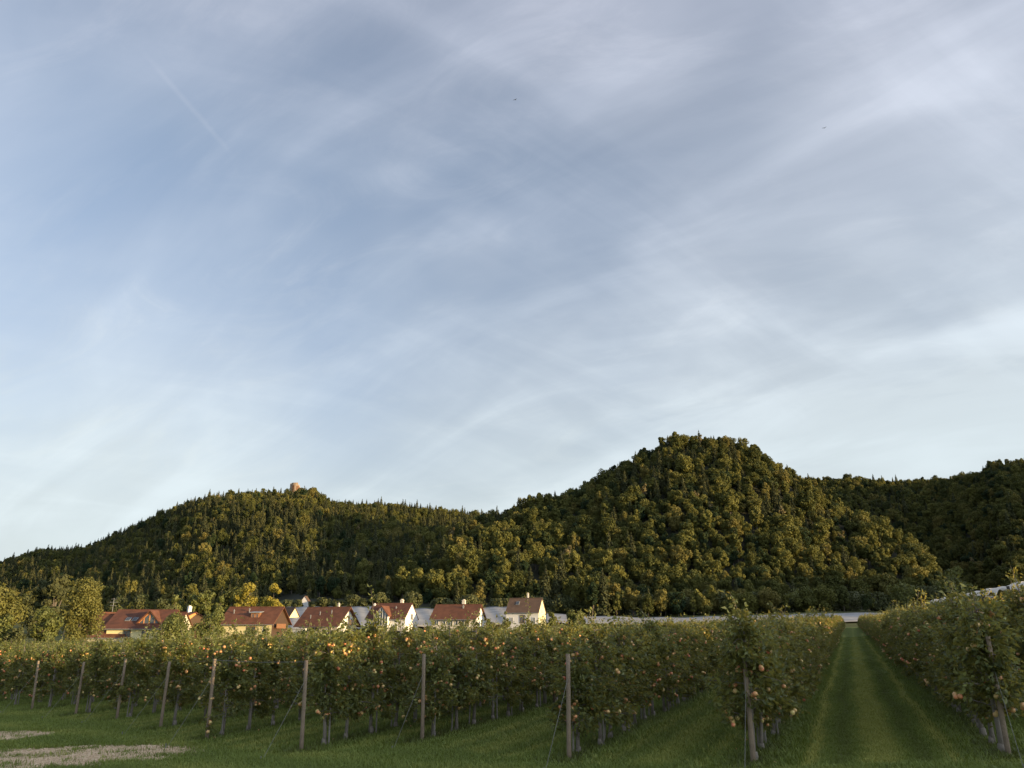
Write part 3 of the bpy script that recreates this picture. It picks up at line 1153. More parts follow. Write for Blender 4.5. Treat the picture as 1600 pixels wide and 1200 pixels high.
cov_s, cov_h = rain_cover()
for k, (rr, t) in enumerate(((1, 6.5), (1, 13.0), (1, 19.5), (1, 27.5), (2, 12.5), (2, 24.8))):
    s = right_rows[rr]
    q = Vector((s[0], s[1], 0)) + ROW * t
    if not in_view(q.x, q.y, 3, 0):
        pass
    z = float(gz(q.x, q.y))
    o = MB().tube([(0, 0, -.3), (0, 0, 3.1)], [.06, .055], 8).build('cover_post', M['dark_post'], None, True)
    o.location = (q.x, q.y, z)
    o.rotation_euler = (R(2), R(-7), 0)
    tag(o, 'dark leaning post holding the white film covers at the right', 'post', 'dark posts under the film covers')

# ------------------------------------------------------------------ trees
def quads(pos, nrm, size, rngn, stretch=1.4):
    n = len(pos)
    a = np.cross(nrm, rngn.normal(0, 1, (n, 3)))
    a /= np.maximum(np.linalg.norm(a, axis=1, keepdims=True), 1e-6)
    b = np.cross(nrm, a)
    b /= np.maximum(np.linalg.norm(b, axis=1, keepdims=True), 1e-6)
    s = size[:, None]
    v = np.stack([pos - a * s * stretch * .5, pos - b * s * .5, pos + a * s * stretch * .5, pos + b * s * .5], 1).reshape(-1, 3)
    i = np.arange(n) * 4
    f = np.stack([i, i + 1, i + 2, i + 3], 1)
    return v, f


def broad_parts(seed, H=16.0, Rc=4.2, n=1500, size=0.75, lobes=16, crown_base=0.25, squash=1.0, top_bias=0.0, upright=0.0):
    nr = np.random.default_rng(seed)
    zc = H * (1 + crown_base) / 2
    hz_ = H * (1 - crown_base) / 2
    L, rad = [], []
    for k in range(lobes):
        d = nr.normal(0, 1, 3)
        d /= np.linalg.norm(d)
        q = d * nr.uniform(.45, .80)
        w = 1 - upright * max(0, q[2])
        L.append((q[0] * Rc * w, q[1] * Rc * w, zc + q[2] * hz_))
        rad.append(nr.uniform(.20, .40) * Rc)
    L.append((0, 0, zc))
    rad.append(Rc * .6)
    L, rad = np.array(L), np.array(rad)
    w = rad ** 2 / np.sum(rad ** 2)
    idx = nr.choice(len(L), n, p=w)
    d = nr.normal(0, 1, (n, 3))
    d /= np.linalg.norm(d, axis=1, keepdims=True)
    rr = rad[idx] * nr.uniform(.72, 1.08, n)
    pos = L[idx] + d * rr[:, None] * np.array([1, 1, squash])
    pos[:, 2] = np.clip(pos[:, 2], H * crown_base * .6, H * 1.02)
    nm = d + nr.normal(0, .55, (n, 3))
    nm /= np.linalg.norm(nm, axis=1, keepdims=True)
    sz = size * nr.uniform(.6, 1.3, n)
    v, f = quads(pos, nm, sz, nr)
    lt = nr.random(len(L))
    tint = np.repeat(np.clip(.5 * lt[idx] + .5 * nr.random(n), 0, 1), 4)
    wood = MB()
    wood.tube([(0, 0, -1.0), (0.05 * H * .1, 0, H * .3), (0, 0, H * .7)], [H * .018, H * .014, H * .006], 7)
    for k in range(min(7, lobes)):
        a = L[k]
        wood.tube([(0, 0, H * (.25 + .05 * k)), tuple((np.array((0, 0, H * (.3 + .05 * k))) * .4 + a * .6)), tuple(a)], [H * .008, H * .006, H * .003], 5, False)
    return wood, v, f, tint


def conifer_parts(seed, H=19.0, Rc=3.0, n=1400, size=0.6, base=0.08, droop=0.35, layers=15, bare=0.0):
    nr = np.random.default_rng(seed)
    t = base + (1 - base) * (1 - np.sqrt(nr.random(n)))
    t = np.clip(t + 0.0, base, 0.995)
    lay = np.floor(t * layers) / layers
    saw = 1 - (t - lay) * layers
    R_ = Rc * (1 - t) ** 0.85 * (.62 + .45 * saw) + .12
    a = nr.uniform(0, 2 * math.pi, n)
    arms = 7
    a = a + .35 * np.sin(a * arms + lay * 40)
    u = nr.uniform(.35, 1.0, n) ** .6
    rr = R_ * u * (1 + .25 * np.sin(a * 3 + lay * 25))
    pos = np.stack([rr * np.cos(a), rr * np.sin(a), t * H - droop * rr + nr.normal(0, .12, n)], 1)
    nm = np.stack([np.cos(a) * .75, np.sin(a) * .75, np.full(n, .75)], 1) + nr.normal(0, .45, (n, 3))
    nm /= np.linalg.norm(nm, axis=1, keepdims=True)
    v, f = quads(pos, nm, size * nr.uniform(.6, 1.3, n) * (1.1 - .5 * t), nr, 1.7)
    tint = np.repeat(np.clip(.4 * nr.random(n) + .6 * (.5 + .5 * np.sin(lay * 50 + a * 2)), 0, 1), 4)
    wood = MB().tube([(0, 0, -1), (0, 0, H * .5), (0, 0, H * .99)], [H * .015, H * .009, .03], 7)
    return wood, v, f, tint


def tree_meshes(parts, leafm, barkm='forest_bark'):
    wood, v, f, tint = parts
    return [('trunk', wood.mesh('trunk', M[barkm], True)), ('crown', arr_mesh('crown', v, [(f, 0)], [M[leafm]], {'tint': tint}))]


def joined(parts, leafm, name):
    wood, v, f, tint = parts
    q = np.array([fc for fc in wood.f if len(fc) == 4])
    V = np.concatenate([v, np.array(wood.v)])
    return arr_mesh(name, V, [(f, 0), (q + len(v), 1)], [M[leafm], M['forest_bark']], {'tint': np.concatenate([tint, np.zeros(len(wood.v))])})


BROAD = [broad_parts(20 + k, H, Rc, 3600, .56, int(lb * 1.7), cb) for k, (H, Rc, lb, cb) in enumerate([(15, 5.2, 20, .10), (16.5, 4.8, 18, .12), (13.5, 5.6, 22, .08), (17, 4.4, 16, .12), (14, 4.6, 16, .10), (12, 4.8, 15, .04), (15, 3.2, 13, .05), (17, 3.6, 14, .08)])]
CONIF = [conifer_parts(50 + k, H, Rc, 1500, .72) for k, (H, Rc) in enumerate([(17, 3.6), (16, 3.3), (18.5, 3.9), (14, 3.4)])]
PALE = [broad_parts(70, 15, 2.4, 420, .7, 9, .3, 1.0, 0, .5)]
forest_src = [joined(p, 'forest', 'broadleaf') for p in BROAD] + [joined(p, 'conifer', 'spruce') for p in CONIF] + [joined(PALE[0], 'larch', 'pale_tree')]
NBR, NCO = len(BROAD), len(CONIF)
broad_me = [tree_meshes(p, 'forest') for p in BROAD]
conif_me = [tree_meshes(p, 'conifer') for p in CONIF]
pale_me = tree_meshes(PALE[0], 'larch')


def plant_forest():
    nr = np.random.default_rng(3)
    out = []
    cell = 5.6
    xs = np.arange(-760, 900, cell)
    ys = np.arange(300, 1010, cell)
    X, Y = np.meshgrid(xs, ys)
    X = X + nr.uniform(-.45, .45, X.shape) * cell
    Y = Y + nr.uniform(-.45, .45, Y.shape) * cell
    X, Y = X.ravel(), Y.ravel()
    c = col(X, Y)
    a, b, cc = hz(X, Y)
    g = gz(X, Y)
    H3 = np.stack([a, b, cc], 0)
    H3 = H3 + wob(X, Y, 1.5, 45.0) * smst((H3 - g) / 20)
    valid = np.stack([(c > -900) & (c < 1000), (c > 500) & (c < 1505), c > 900], 0)
    H3 = np.where(valid, H3, -99)
    w = np.argmax(H3, 0)
    h = np.max(H3, 0)
    rid = np.stack([np.interp(c, RIDGE_A[:, 0], RIDGE_A[:, 1]), np.interp(c, RIDGE_B[:, 0], RIDGE_B[:, 1]), np.interp(c, RIDGE_C[:, 0], RIDGE_C[:, 1])], 0)
    yr = rid[w, np.arange(len(w))]
    ok = (h > g + 0.6) & (c > -90) & (c < 1900) & (Y < yr + 26)
    # hidden by a nearer hill: cheap horizon test
    keep = nr.random(len(X)) < 0.95
    ok &= keep
    return X[ok], Y[ok], h[ok], w[ok], (Y / yr)[ok], c[ok], nr


FX, FY, FH, FW, FS, FC, fnr = plant_forest()
# a few crowns close round the foot of the ruin on the crest
_tx = np.array([-226., -219, -213, -234, -240, -229, -222, -215]) - 16.0
_ty = np.array([858., 856, 860, 860, 866, 848, 846, 850])
FX, FY, FC = np.append(FX, _tx), np.append(FY, _ty), np.append(FC, col(_tx, _ty))
FH, FW, FS = np.append(FH, hz(_tx, _ty)[0]), np.append(FW, np.zeros(8, int)), np.append(FS, np.full(8, .99))
patch = np.sin(FX / 37 + 1.0) * np.cos(FY / 51) + .6 * np.sin(FX / 17 - FY / 29)
pcon = np.where(FW == 0, .60, np.where(FW == 1, .10, .10)) + .18 * patch
pcon = pcon + np.where((FW == 1) & (FS > .80), .14, 0) 
is_con = fnr.random(len(FX)) < pcon
pick = np.where(is_con, NBR + fnr.integers(0, NCO, len(FX)), fnr.integers(0, NBR, len(FX)))
is_pale = (fnr.random(len(FX)) < .012)
pick = np.where(is_pale, NBR + NCO, pick)
size = fnr.choice([.5, .62, .74, .88, 1.08], len(FX), p=[.18, .27, .27, .18, .10]) * fnr.uniform(.88, 1.1, len(FX)) * np.where(FS > .9, .9, 1.0)
turn = fnr.uniform(0, 6.28, len(FX))
# the nearest trees, along the foot of the hills, are things of their own
dist = np.hypot(FX, FY) + np.where((FC < -10) | (FC > 1610), 9999, 0)
order = np.argsort(dist)
single = []
cnt = {'b': 0, 'c': 0, 'p': 0}
for j in order:
    kd = 'p' if is_pale[j] else ('c' if is_con[j] else 'b')
    if cnt[kd] < {'b': 200, 'c': 80, 'p': 6}[kd] and dist[j] < 470:
        cnt[kd] += 1
        single.append(j)
ZONE = ['foot of the left hill', 'foot of the middle hill', 'foot of the right ridge']
for j in single:
    zone = ZONE[FW[j]]
    if is_pale[j]:
        ms, nm, lab, cat = pale_me, 'pale_tree', 'thin pale half bare tree in the forest edge at the ' + zone, 'tree'
    elif is_con[j]:
        ms, nm, lab, cat = conif_me[pick[j] - NBR], 'spruce_tree', 'dark pointed spruce in the forest edge at the ' + zone, 'spruce'
    else:
        ms, nm, lab, cat = broad_me[pick[j]], 'broadleaf_tree', 'round crowned broadleaf tree in the forest edge at the ' + zone, 'tree'
    sz = float(size[j]) * 0.98
    copy_thing(ms, nm, lab, cat, (float(FX[j]), float(FY[j]), float(FH[j]) - 2.6 * sz), float(turn[j]), sz, nm.replace('_', ' ') + 's in the forest edge at the ' + zone)
mask = np.ones(len(FX), bool)
mask[single] = False
pts = np.stack([FX, FY, FH - 1.2 * size], 1)[mask]
scatter('forest', pts, turn[mask], size[mask], pick[mask], forest_src, 'dense mixed forest covering the slopes and crests of the hills', 'forest')

# unseen wood added off the right edge, heights shaped to shade the orchard
WOOD_PROFILE = np.array([(-200, 9.3), (-60, 9.0), (-17, 8.6), (4, 7.4), (18, 5.6), (35, 5.2), (80, 4.8), (90, 4.3), (124, 4.6), (140, 4.6)], float)


def shade_wood():
    nr = np.random.default_rng(9)
    P, T_, S2, I = [], [], [], []
    for row in range(4):
        y = -190.0
        while y < 130:
            yy = y + nr.uniform(-1, 1)
            x = max(60.0, 0.70 * yy + 5) + row * 4.5 + nr.uniform(-1.2, 1.2)
            P.append((x, yy, float(gz(x, yy)) - .4))
            T_.append(nr.uniform(0, 6.28))
            k = nr.integers(0, NBR)
            hh_ = WOOD_H + float(np.interp(yy, WOOD_PROFILE[:, 0], WOOD_PROFILE[:, 1]))
            S2.append(hh_ * nr.uniform(.94, 1.05) / [15, 16.5, 13.5, 17, 14, 12, 15, 17][k])
            I.append(k)
            y += 3.0
    for _ in range(900):
        x, yy = nr.uniform(195, 410), nr.uniform(105, 360)
        z = float(spur_z(x, yy))
        if z < float(gz(x, yy)) + 1 or x / yy < .72:
            continue
        k = nr.integers(0, NBR)
        P.append((x, yy, z - .4))
        T_.append(nr.uniform(0, 6.28))
        S2.append(nr.uniform(.7, 1.05))
        I.append(k)
    scatter('wood', P, T_, S2, I, forest_src[:NBR], 'unseen belt of trees added right of the orchard to cast shade', 'wood')


WOOD_H = 0.0
shade_wood()


# ------------------------------------------------------------------ garden trees between orchard and houses
def at(px, Y, dz=0.0):
    x = (px - 800) / 1260.0 * Y
    return (x, Y, float(gz(x, Y)) + dz)


def garden(name, label, px, Y, H, Rc, leafm, n=3500, size=.22, lobes=18, cb=.12, seed=1, group=None, con=False, squash=1.0, upright=0.0):
    if con:
        ms = tree_meshes(conifer_parts(seed, H, Rc, n, size, .05, .3, 17), leafm)
    else:
        ms = tree_meshes(broad_parts(seed, H, Rc, n, size, lobes, cb, squash, 0, upright), leafm)
    p = at(px, Y)
    return copy_thing(ms, name, label, 'shrub' if 'shrub' in name or 'bush' in name else 'tree', (p[0], p[1], p[2] - .1), seed * 1.7, 1.0, group)


def top_h(py, Y, px):
    """height above ground whose top shows at photograph row py"""
    p = at(px, Y)
    return EYE + float(kf(py)) * Y - p[2]


def gtree(name, label, px, py_top, wpx, Y, leafm, **kw):
    H = top_h(py_top, Y, px)
    return garden(name, label, px, Y, H, wpx / 1260.0 * Y / 2, leafm, **kw)


gtree('round_tree', 'large dense round tree in full sun left of the brown roofed house', 124, 890, 68, 112, 'yew_leaf', n=13000, size=.20, lobes=60, cb=.04, seed=201)
gtree('pine_tree', 'dark tall pine with sunlit tip behind the round tree', 80, 881, 40, 125, 'conifer', n=1600, size=.42, lobes=11, cb=.35, seed=202)
gtree('pine_tree', 'dark pine with flat lit crown at the left, second and lower', 58, 896, 36, 126, 'conifer', n=1500, size=.42, lobes=11, cb=.3, seed=203)
gtree('conifer_tree', 'sunlit broad conifer cut by the left edge of the photo', -8, 893, 74, 105, 'yew_leaf', n=8000, size=.22, lobes=40, cb=.05, seed=204, upright=.7)
gtree('leafy_tree', 'light green leafy tree in front of the round tree', 68, 938, 56, 100, 'garden_leaf', n=4500, size=.2, lobes=20, cb=.05, seed=205)
gtree('leafy_tree', 'low light green tree at the left edge below the conifer', 10, 955, 44, 98, 'garden_leaf', n=3000, size=.2, lobes=14, cb=.05, seed=206)
gtree('garden_bush', 'dark bush between the left edge trees', 28, 972, 34, 97, 'hedge_leaf', n=1800, size=.18, lobes=10, cb=.0, seed=207)
gtree('garden_bush', 'small dark bush at the foot of the yellow house wall', 206, 983, 14, 150, 'hedge_leaf', n=900, size=.2, lobes=8, cb=.0, seed=208)
gtree('garden_tree', 'dark spreading tree left of the long red roof', 328, 938, 52, 158, 'garden_leaf', n=4000, size=.26, lobes=18, cb=.05, seed=209)
gtree('yellow_tree', 'bright yellow green tree behind the long red roof, left of two', 383, 904, 44, 225, 'bright_leaf', n=3500, size=.42, lobes=18, cb=.1, seed=210)
gtree('yellow_tree', 'bright yellow green tree behind the long red roof, right of two', 424, 911, 34, 225, 'bright_leaf', n=2800, size=.42, lobes=15, cb=.1, seed=211)
gtree('garden_tree', 'dim green tree beside the two yellow trees', 357, 918, 20, 228, 'garden_leaf', n=1200, size=.45, lobes=9, cb=.1, seed=212)
for k, (px, py, w) in enumerate(((270, 921, 30), (296, 917, 30), (318, 914, 34), (338, 925, 24))):
    gtree('meadow_tree', ['sunlit topped tree behind the houses, leftmost of four in a clump', 'sunlit topped tree behind the houses, second of four in a clump', 'tallest of the four clumped trees behind the houses', 'lowest of the four clumped trees, beside the yellow trees'][k],
          px, py, w, 290, 'garden_leaf', n=1500, size=.6, lobes=12, cb=.05, seed=220 + k, group='clump of trees behind the houses')
gtree('garden_bush', 'round bush against the long yellow house', 390, 973, 26, 172, 'hedge_leaf', n=1500, size=.22, lobes=10, cb=.0, seed=230)
gtree('garden_bush', 'leafy bush at the porch of the long yellow house', 415, 972, 14, 172, 'garden_leaf', n=900, size=.22, lobes=8, cb=.0, seed=231)
gtree('garden_shrub', 'round dark shrub in front of the chimneyed house', 720, 966, 16, 178, 'hedge_leaf', n=1400, size=.2, lobes=9, cb=.0, seed=232)
gtree('garden_shrub', 'small dark shrub at the left corner of the chimneyed house', 701, 976, 12, 178, 'hedge_leaf', n=900, size=.2, lobes=8, cb=.0, seed=233)
gtree('garden_shrub', 'dark shrub between the white gabled house and the chimneyed house', 663, 978, 22, 180, 'hedge_leaf', n=1200, size=.2, lobes=9, cb=.0, seed=234)
gtree('garden_bush', 'bush growing at the right of the chimneyed house', 768, 962, 22, 182, 'garden_leaf', n=1800, size=.22, lobes=10, cb=.0, seed=235)
gtree('tall_apple_tree', 'pale pointed tree rising left of the brown roofed white house', 790, 947, 20, 150, 'garden_leaf', n=1500, size=.18, lobes=9, cb=.0, seed=236, upright=.9)
gtree('garden_tree', 'pale tree before the front door of the brown roofed white house', 818, 969, 18, 152, 'garden_leaf', n=1300, size=.18, lobes=9, cb=.0, seed=237, upright=.6)
gtree('garden_tree', 'green tree against the sun-tinted gable of the brown roofed house', 863, 954, 20, 190, 'garden_leaf', n=1600, size=.24, lobes=10, cb=.0, seed=238)
gtree('garden_tree', 'broad sunlit bushy tree standing alone right of the houses', 900, 948, 38, 175, 'garden_leaf', n=3500, size=.26, lobes=16, cb=.0, seed=239)
gtree('garden_shrub', 'small sunlit shrub right of the bushy tree', 934, 970, 16, 160, 'garden_leaf', n=900, size=.2, lobes=8, cb=.0, seed=240)
gtree('garden_bush', 'dark bush before the sun-tinted gable', 848, 974, 22, 165, 'hedge_leaf', n=1400, size=.2, lobes=10, cb=.0, seed=241)
for k, px in enumerate((455, 472, 488, 505, 521, 537)):
    gtree('hedge_shrub', 'clipped green hedge shrub in front of the white gabled red roof house', px, 979 + (k % 2) * 1.5, 20, 172, 'garden_leaf', n=1200, size=.2, lobes=9, cb=.0, seed=250 + k, group='hedge shrubs in front of the second red roof')
gtree('garden_shrub', 'pale shrub before the left part of the glazed house', 582, 968, 14, 160, 'garden_leaf', n=900, size=.18, lobes=8, cb=.0, seed=260, upright=.6)
gtree('garden_shrub', 'pale shrub before the glazed bay', 612, 966, 16, 160, 'garden_leaf', n=1000, size=.18, lobes=8, cb=.0, seed=261, upright=.6)
gtree('garden_tree', 'tall leafy tree in front of the brown roofed house, hiding its right end', 272, 957, 74, 80, 'garden_leaf', n=9000, size=.13, lobes=40, cb=.0, seed=262)
for k, (px, py, w) in enumerate(((8, 925, 40), (45, 920, 44), (92, 926, 44), (138, 922, 46), (178, 926, 46), (215, 930, 44), (250, 930, 40), (448, 938, 30), (500, 934, 34), (545, 930, 40), (590, 926, 40), (640, 922, 44), (462, 938, 26), (487, 940, 24), (522, 938, 26), (562, 936, 30))):
    gtree('wood_edge_tree', 'dark bushy tree at the wood edge behind the left houses', px, py, w, 262 if k < 7 else 325, 'hedge_leaf', n=2200, size=.55, lobes=14, cb=.0, seed=300 + k, group='bushy trees behind the left houses')
# bushes along the foot of the middle hill, behind the netting
EDGE = [(1010, 926, 60, 'hedge_leaf'), (1065, 930, 60, 'hedge_leaf'), (1120, 922, 66, 'hedge_leaf'), (1190, 926, 70, 'hedge_leaf'), (1255, 918, 60, 'garden_leaf'), (1330, 925, 70, 'hedge_leaf'),
        (1420, 905, 60, 'garden_leaf'), (1500, 880, 56, 'garden_leaf'), (690, 935, 46, 'hedge_leaf'), (735, 930, 50, 'hedge_leaf'), (780, 936, 48, 'hedge_leaf'), (832, 932, 52, 'hedge_leaf'),
        (880, 930, 54, 'hedge_leaf'), (925, 936, 50, 'hedge_leaf'), (968, 930, 52, 'hedge_leaf'), (1038, 938, 44, 'hedge_leaf'), (1092, 938, 44, 'hedge_leaf'), (1155, 936, 48, 'hedge_leaf'),
        (1222, 936, 46, 'hedge_leaf'), (1292, 934, 50, 'hedge_leaf'), (1378, 925, 52, 'hedge_leaf'), (1460, 905, 50, 'hedge_leaf')]
for k, (px, py, w, lf) in enumerate(EDGE):
    gtree('wood_edge_tree', 'bushy tree at the wood edge behind the netting', px, py, w, 305 + (k * 7) % 9, lf, n=2600, size=.55, lobes=16, cb=.0, seed=270 + k + (60 if k > 20 else 0), group='bushy trees behind the netting')


# ------------------------------------------------------------------ houses
def window(parent, x, z, w, h, face_y, frame='frame_white', axis='front', mull=1, name='window'):
    """x,z centre of the window on a wall whose outer face is at face_y (front) or face_x (gable)"""
    f = MB()
    t, p = 0.09, 0.06

    def bx(u0, u1, z0, z1, d0, d1, mb):
        if axis == 'front':
            mb.box(u0, u1, face_y - d1, face_y - d0, z0, z1)
        else:
            mb.box(face_y + d0, face_y + d1, u0, u1, z0, z1)
    bx(x - w / 2, x - w / 2 + t, z - h / 2, z + h / 2, -.05, p, f)
    bx(x + w / 2 - t, x + w / 2, z - h / 2, z + h / 2, -.05, p, f)
    bx(x - w / 2 + t, x + w / 2 - t, z - h / 2, z - h / 2 + t, -.05, p, f)
    bx(x - w / 2 + t, x + w / 2 - t, z + h / 2 - t, z + h / 2, -.05, p, f)
    for k in range(mull):
        q = x - w / 2 + w * (k + 1) / (mull + 1)
        bx(q - .04, q + .04, z - h / 2 + t, z + h / 2 - t, -.05, p - .012, f)
    o = f.build(name, M[frame], parent)
    g = MB()
    bx(x - w / 2 + t * .5, x + w / 2 - t * .5, z - h / 2 + t * .5, z + h / 2 - t * .5, -.04, .03, g)
    g.build('pane', M['glass'], o)
    return o


def slab(mb, ya, za, yb, zb, x0, x1, th):
    """sloping roof slab from eave (ya,za) to ridge (yb,zb)"""
    d = Vector((0, yb - ya, zb - za)).normalized()
    n = Vector((0, -d.z, d.y)) * th * (1 if yb > ya else 1)
    if n.z < 0:
        n = -n
    mb.prism_x([(ya, za), (yb, zb), (yb + n.y * 0, zb + th * 1.25), (ya + n.y, za + n.z)], x0, x1)


def house(label, px, Y, w, d, eave, ridge, rot, wall, roof, gable_mat=None, over=.5, side_over=.4, name='house', sink=0.0):
    p = at(px, Y, -sink)
    h = thing(name, label, 'house', p, R(rot))
    m = MB()
    m.prism_x([(-d / 2, -1), (d / 2, -1), (d / 2, eave), (0, ridge - .02), (-d / 2, eave)], -w / 2, w / 2)
    m.build('wall', M[wall], h)
    r = MB()
    sl_ = (ridge - eave) / (d / 2)
    for sg in (-1, 1):
        slab(r, sg * (d / 2 + over), eave - sl_ * over, 0, ridge, -w / 2 - side_over, w / 2 + side_over, .16)
    r.tube([(-w / 2 - side_over, 0, ridge + .17), (w / 2 + side_over, 0, ridge + .17)], [.12, .12], 6)
    ro = r.build('roof', M[roof], h)
    g = MB()
    g.tube([(-w / 2 - side_over, -d / 2 - over - .06, eave - sl_ * over + .02), (w / 2 + side_over, -d / 2 - over - .06, eave - sl_ * over + .02)], [.07, .07], 6)
    g.build('gutter', M['metal_grey'], ro)
    return h, ro


def chimney(ro, x, y, zb, zt, s=.6, m='wall_cream'):
    c = MB()
    c.box(x - s / 2, x + s / 2, y - s / 2, y + s / 2, zb, zt)
    c.box(x - s / 2 - .06, x + s / 2 + .06, y - s / 2 - .06, y + s / 2 + .06, zt + .003, zt + .12)
    c.box(x - s * .3, x + s * .3, y - s * .3, y + s * .3, zt + .123, zt + .35)
    return c.build('chimney', M[m], ro)


def skylight(ro, x, yc, d, eave, ridge, w=.8, l=1.2):
    k = (ridge - eave) / (d / 2)
    c = Vector((x, yc, eave + (yc + d / 2) * k + .2))
    u = Vector((0, 1, k)).normalized()
    n = Vector((0, -k, 1)).normalized()
    m = MB()
    g = MB()
    for mb, ww, ll, hh in ((m, w, l, .10), (g, w * .8, l * .86, .13)):
        pts = []
        for hs in (-.1, hh):
            for a, b in ((-1, -1), (1, -1), (1, 1), (-1, 1)):
                q = c + Vector((a * ww / 2, 0, 0)) + u * (b * ll / 2) + n * hs
                pts.append(tuple(q))
        mb.poly(pts, [(0, 3, 2, 1), (4, 5, 6, 7), (0, 1, 5, 4), (1, 2, 6, 5), (2, 3, 7, 6), (3, 0, 4, 7)])
    o = m.build('skylight', M['metal_grey'], ro)
    g.build('pane', M['glass'], o)


# white house with brown roof and gable tinted yellow for low sun
h, ro = house('white house with brown tiled roof and right gable tinted yellow for low sun', 822, 200, 8.2, 7.6, 4.7, 7.9, -15, 'wall_white', 'roof_brown', over=.35, side_over=.15)
MB().prism_x([(-3.8, -1), (3.8, -1), (3.8, 4.68), (0, 7.83), (-3.8, 4.68)], 4.1 + .002, 4.14).build('gable_wall', M['wall_sun_tint'], h)
for x in (-2.7, 1.35, 2.9):
    window(h, x, 1.5 + 1.2, .75, 1.5, -3.8)
window(h, 0, 3.0, 1.3, 2.0, -3.8, 'timber', name='door_window')
window(h, -.3, 4.9, .7, .9, 4.14, axis='gable')
window(h, 2.0, 2.4, .8, 1.2, 4.14, axis='gable')
skylight(ro, -1.7, -1.5, 7.6, 4.7, 7.9, .85, 1.3)
chimney(ro, .4, .5, 7.0, 9.1, .42, 'wall_cream')

# chimneyed house
h, ro = house('cream house with long red roof, one chimney and a wide window', 716, 200, 11.0, 8.2, 3.9, 7.0, -14, 'wall_cream', 'roof_red', over=.6, side_over=.55)
MB().prism_x([(-4.1, -1), (4.1, -1), (4.1, 3.87), (0, 6.9), (-4.1, 3.87)], 5.5 + .002, 5.54).build('gable_wall', M['wall_white'], h)
for x, w_, mu in ((-4.3, 1.1, 1), (-2.3, .7, 0), (-.7, 1.2, 1), (.9, .7, 0)):
    window(h, x, 2.75, w_, 1.15, -4.1, mull=mu)
window(h, 3.1, 2.6, 2.0, 1.5, -4.1, mull=2)
window(h, 0, 5.2, .9, 1.3, 5.54, axis='gable')
window(h, 1.2, 2.3, .8, 1.6, 5.54, axis='gable')
chimney(ro, 1.2, .5, 6.2, 8.1, .75, 'wall_cream')
chimney(ro, 1.6, -1.2, 5.8, 6.7, .3, 'metal_grey')

# glazed bay house
h, ro = house('white house with dark red roof and tall glazed bay in front', 612, 200, 10.2, 8.6, 4.3, 7.7, -14, 'wall_white', 'roof_dark', over=.5, side_over=.12)
MB().prism_x([(-4.3, -1), (4.3, -1), (4.3, 4.27), (0, 7.6), (-4.3, 4.27)], 5.1 + .002, 5.14).build('gable_wall', M['wall_white'], h)
bay = MB()
x0, x1, xm, zt, ze = -2.3, 1.1, -.6, 7.0, 5.0
bay.prism_y([(x0, -1), (x1, -1), (x1, ze), (xm, zt), (x0, ze)], -5.5, -1.0)
bo = bay.build('glazed_bay', M['frame_white'], h)
gl = MB()
gl.prism_y([(x0 + .15, -.4), (x1 - .15, -.4), (x1 - .15, ze - .08), (xm, zt - .28), (x0 + .15, ze - .08)], -5.53, -5.45)
gl.build('pane', M['glass'], bo)
mu = MB()
for k in range(1, 5):
    x = x0 + (x1 - x0) * k / 5
    zz = ze + (zt - ze) * (1 - abs(x - xm) / ((x1 - x0) / 2)) - .15
    mu.box(x - .06, x + .06, -5.60, -5.535, -.4, zz)
mu.box(x0 + .1, x1 - .1, -5.59, -5.536, 2.45, 2.65)
mu.build('mullion', M['frame_white'], bo)
br = MB()
for a, b in ((x0 - .3, xm), (x1 + .3, xm)):
    sl_ = (zt - ze) / ((x1 - x0) / 2)
    za = ze - .3 * sl_
    pts = [(a, za), (b, zt), (b, zt + .24), (a, za + .2)]
    br.prism_y(pts, -5.75, -.6)
br.build('bay_roof', M['roof_red'], bo)
window(h, -3.9, 1.9, 1.0, 1.9, -4.3)
window(h, 2.6, 1.9, 1.2, 1.9, -4.3)
window(h, 0, 4.6, 1.5, 1.5, 5.14, axis='gable')
window(h, -.8, 1.8, .9, 2.0, 5.14, axis='gable')
window(h, 1.5, 1.8, .9, 2.0, 5.14, axis='gable')
chimney(ro, 2.2, .6, 6.8, 8.6, .7, 'wall_cream')
chimney(ro, -4.6, -.6, 6.7, 7.6, .42, 'wall_white')
chimney(ro, 1.6, -1.6, 6.0, 6.8, .22, 'metal_grey')

# red roof with white gable
h, ro = house('white house with wide red roof and wooden porch, right gable with balcony', 512, 200, 10.6, 9.4, 3.2, 7.0, -18, 'wall_cream', 'roof_red', over=1.0, side_over=.9)
MB().prism_x([(-4.7, -1), (4.7, -1), (4.7, 3.17), (0, 6.9), (-4.7, 3.17)], 5.3 + .002, 5.34).build('gable_wall', M['wall_white'], h)
window(h, .8, 4.4, 1.0, 1.7, 5.34, axis='gable')
window(h, -2.2, 1.4, 1.1, 1.2, 5.34, axis='gable')
window(h, 3.3, 1.6, 1.1, 2.0, -4.7)
window(h, -.2, 2.0, .9, 1.0, -4.7, 'timber')
pb = MB()
pb.box(-2.5, -1.0, -5.05, -4.703, 0, 2.7)
pb.build('porch', M['timber'], h)
bl = MB()
bl.box(5.345, 6.3, -.6, 2.2, 3.0, 3.15)
for y in np.linspace(-.5, 2.1, 12):
    bl.box(6.2, 6.26, y - .03, y + .03, 3.15, 4.0)
bl.box(6.17, 6.29, -.6, 2.2, 4.003, 4.09)
bl.build('balcony', M['timber'], h)
an = MB()
an.box(-8.4, -2.8, -5.6, -4.71, -1, 2.0)
an.box(-8.6, -2.6, -5.8, -4.705, 2.003, 2.2)
an.build('annex', M['wall_white'], h)
window(h, -4.2, 1.2, 1.6, .9, -5.6)
for x, y in ((-1, -2.4), (2, -2.0), (-3, -3.4)):
    chimney(ro, x, y, 4.4, 3.2 + (y + 4.7) * .81 + .75, .14, 'metal_grey')
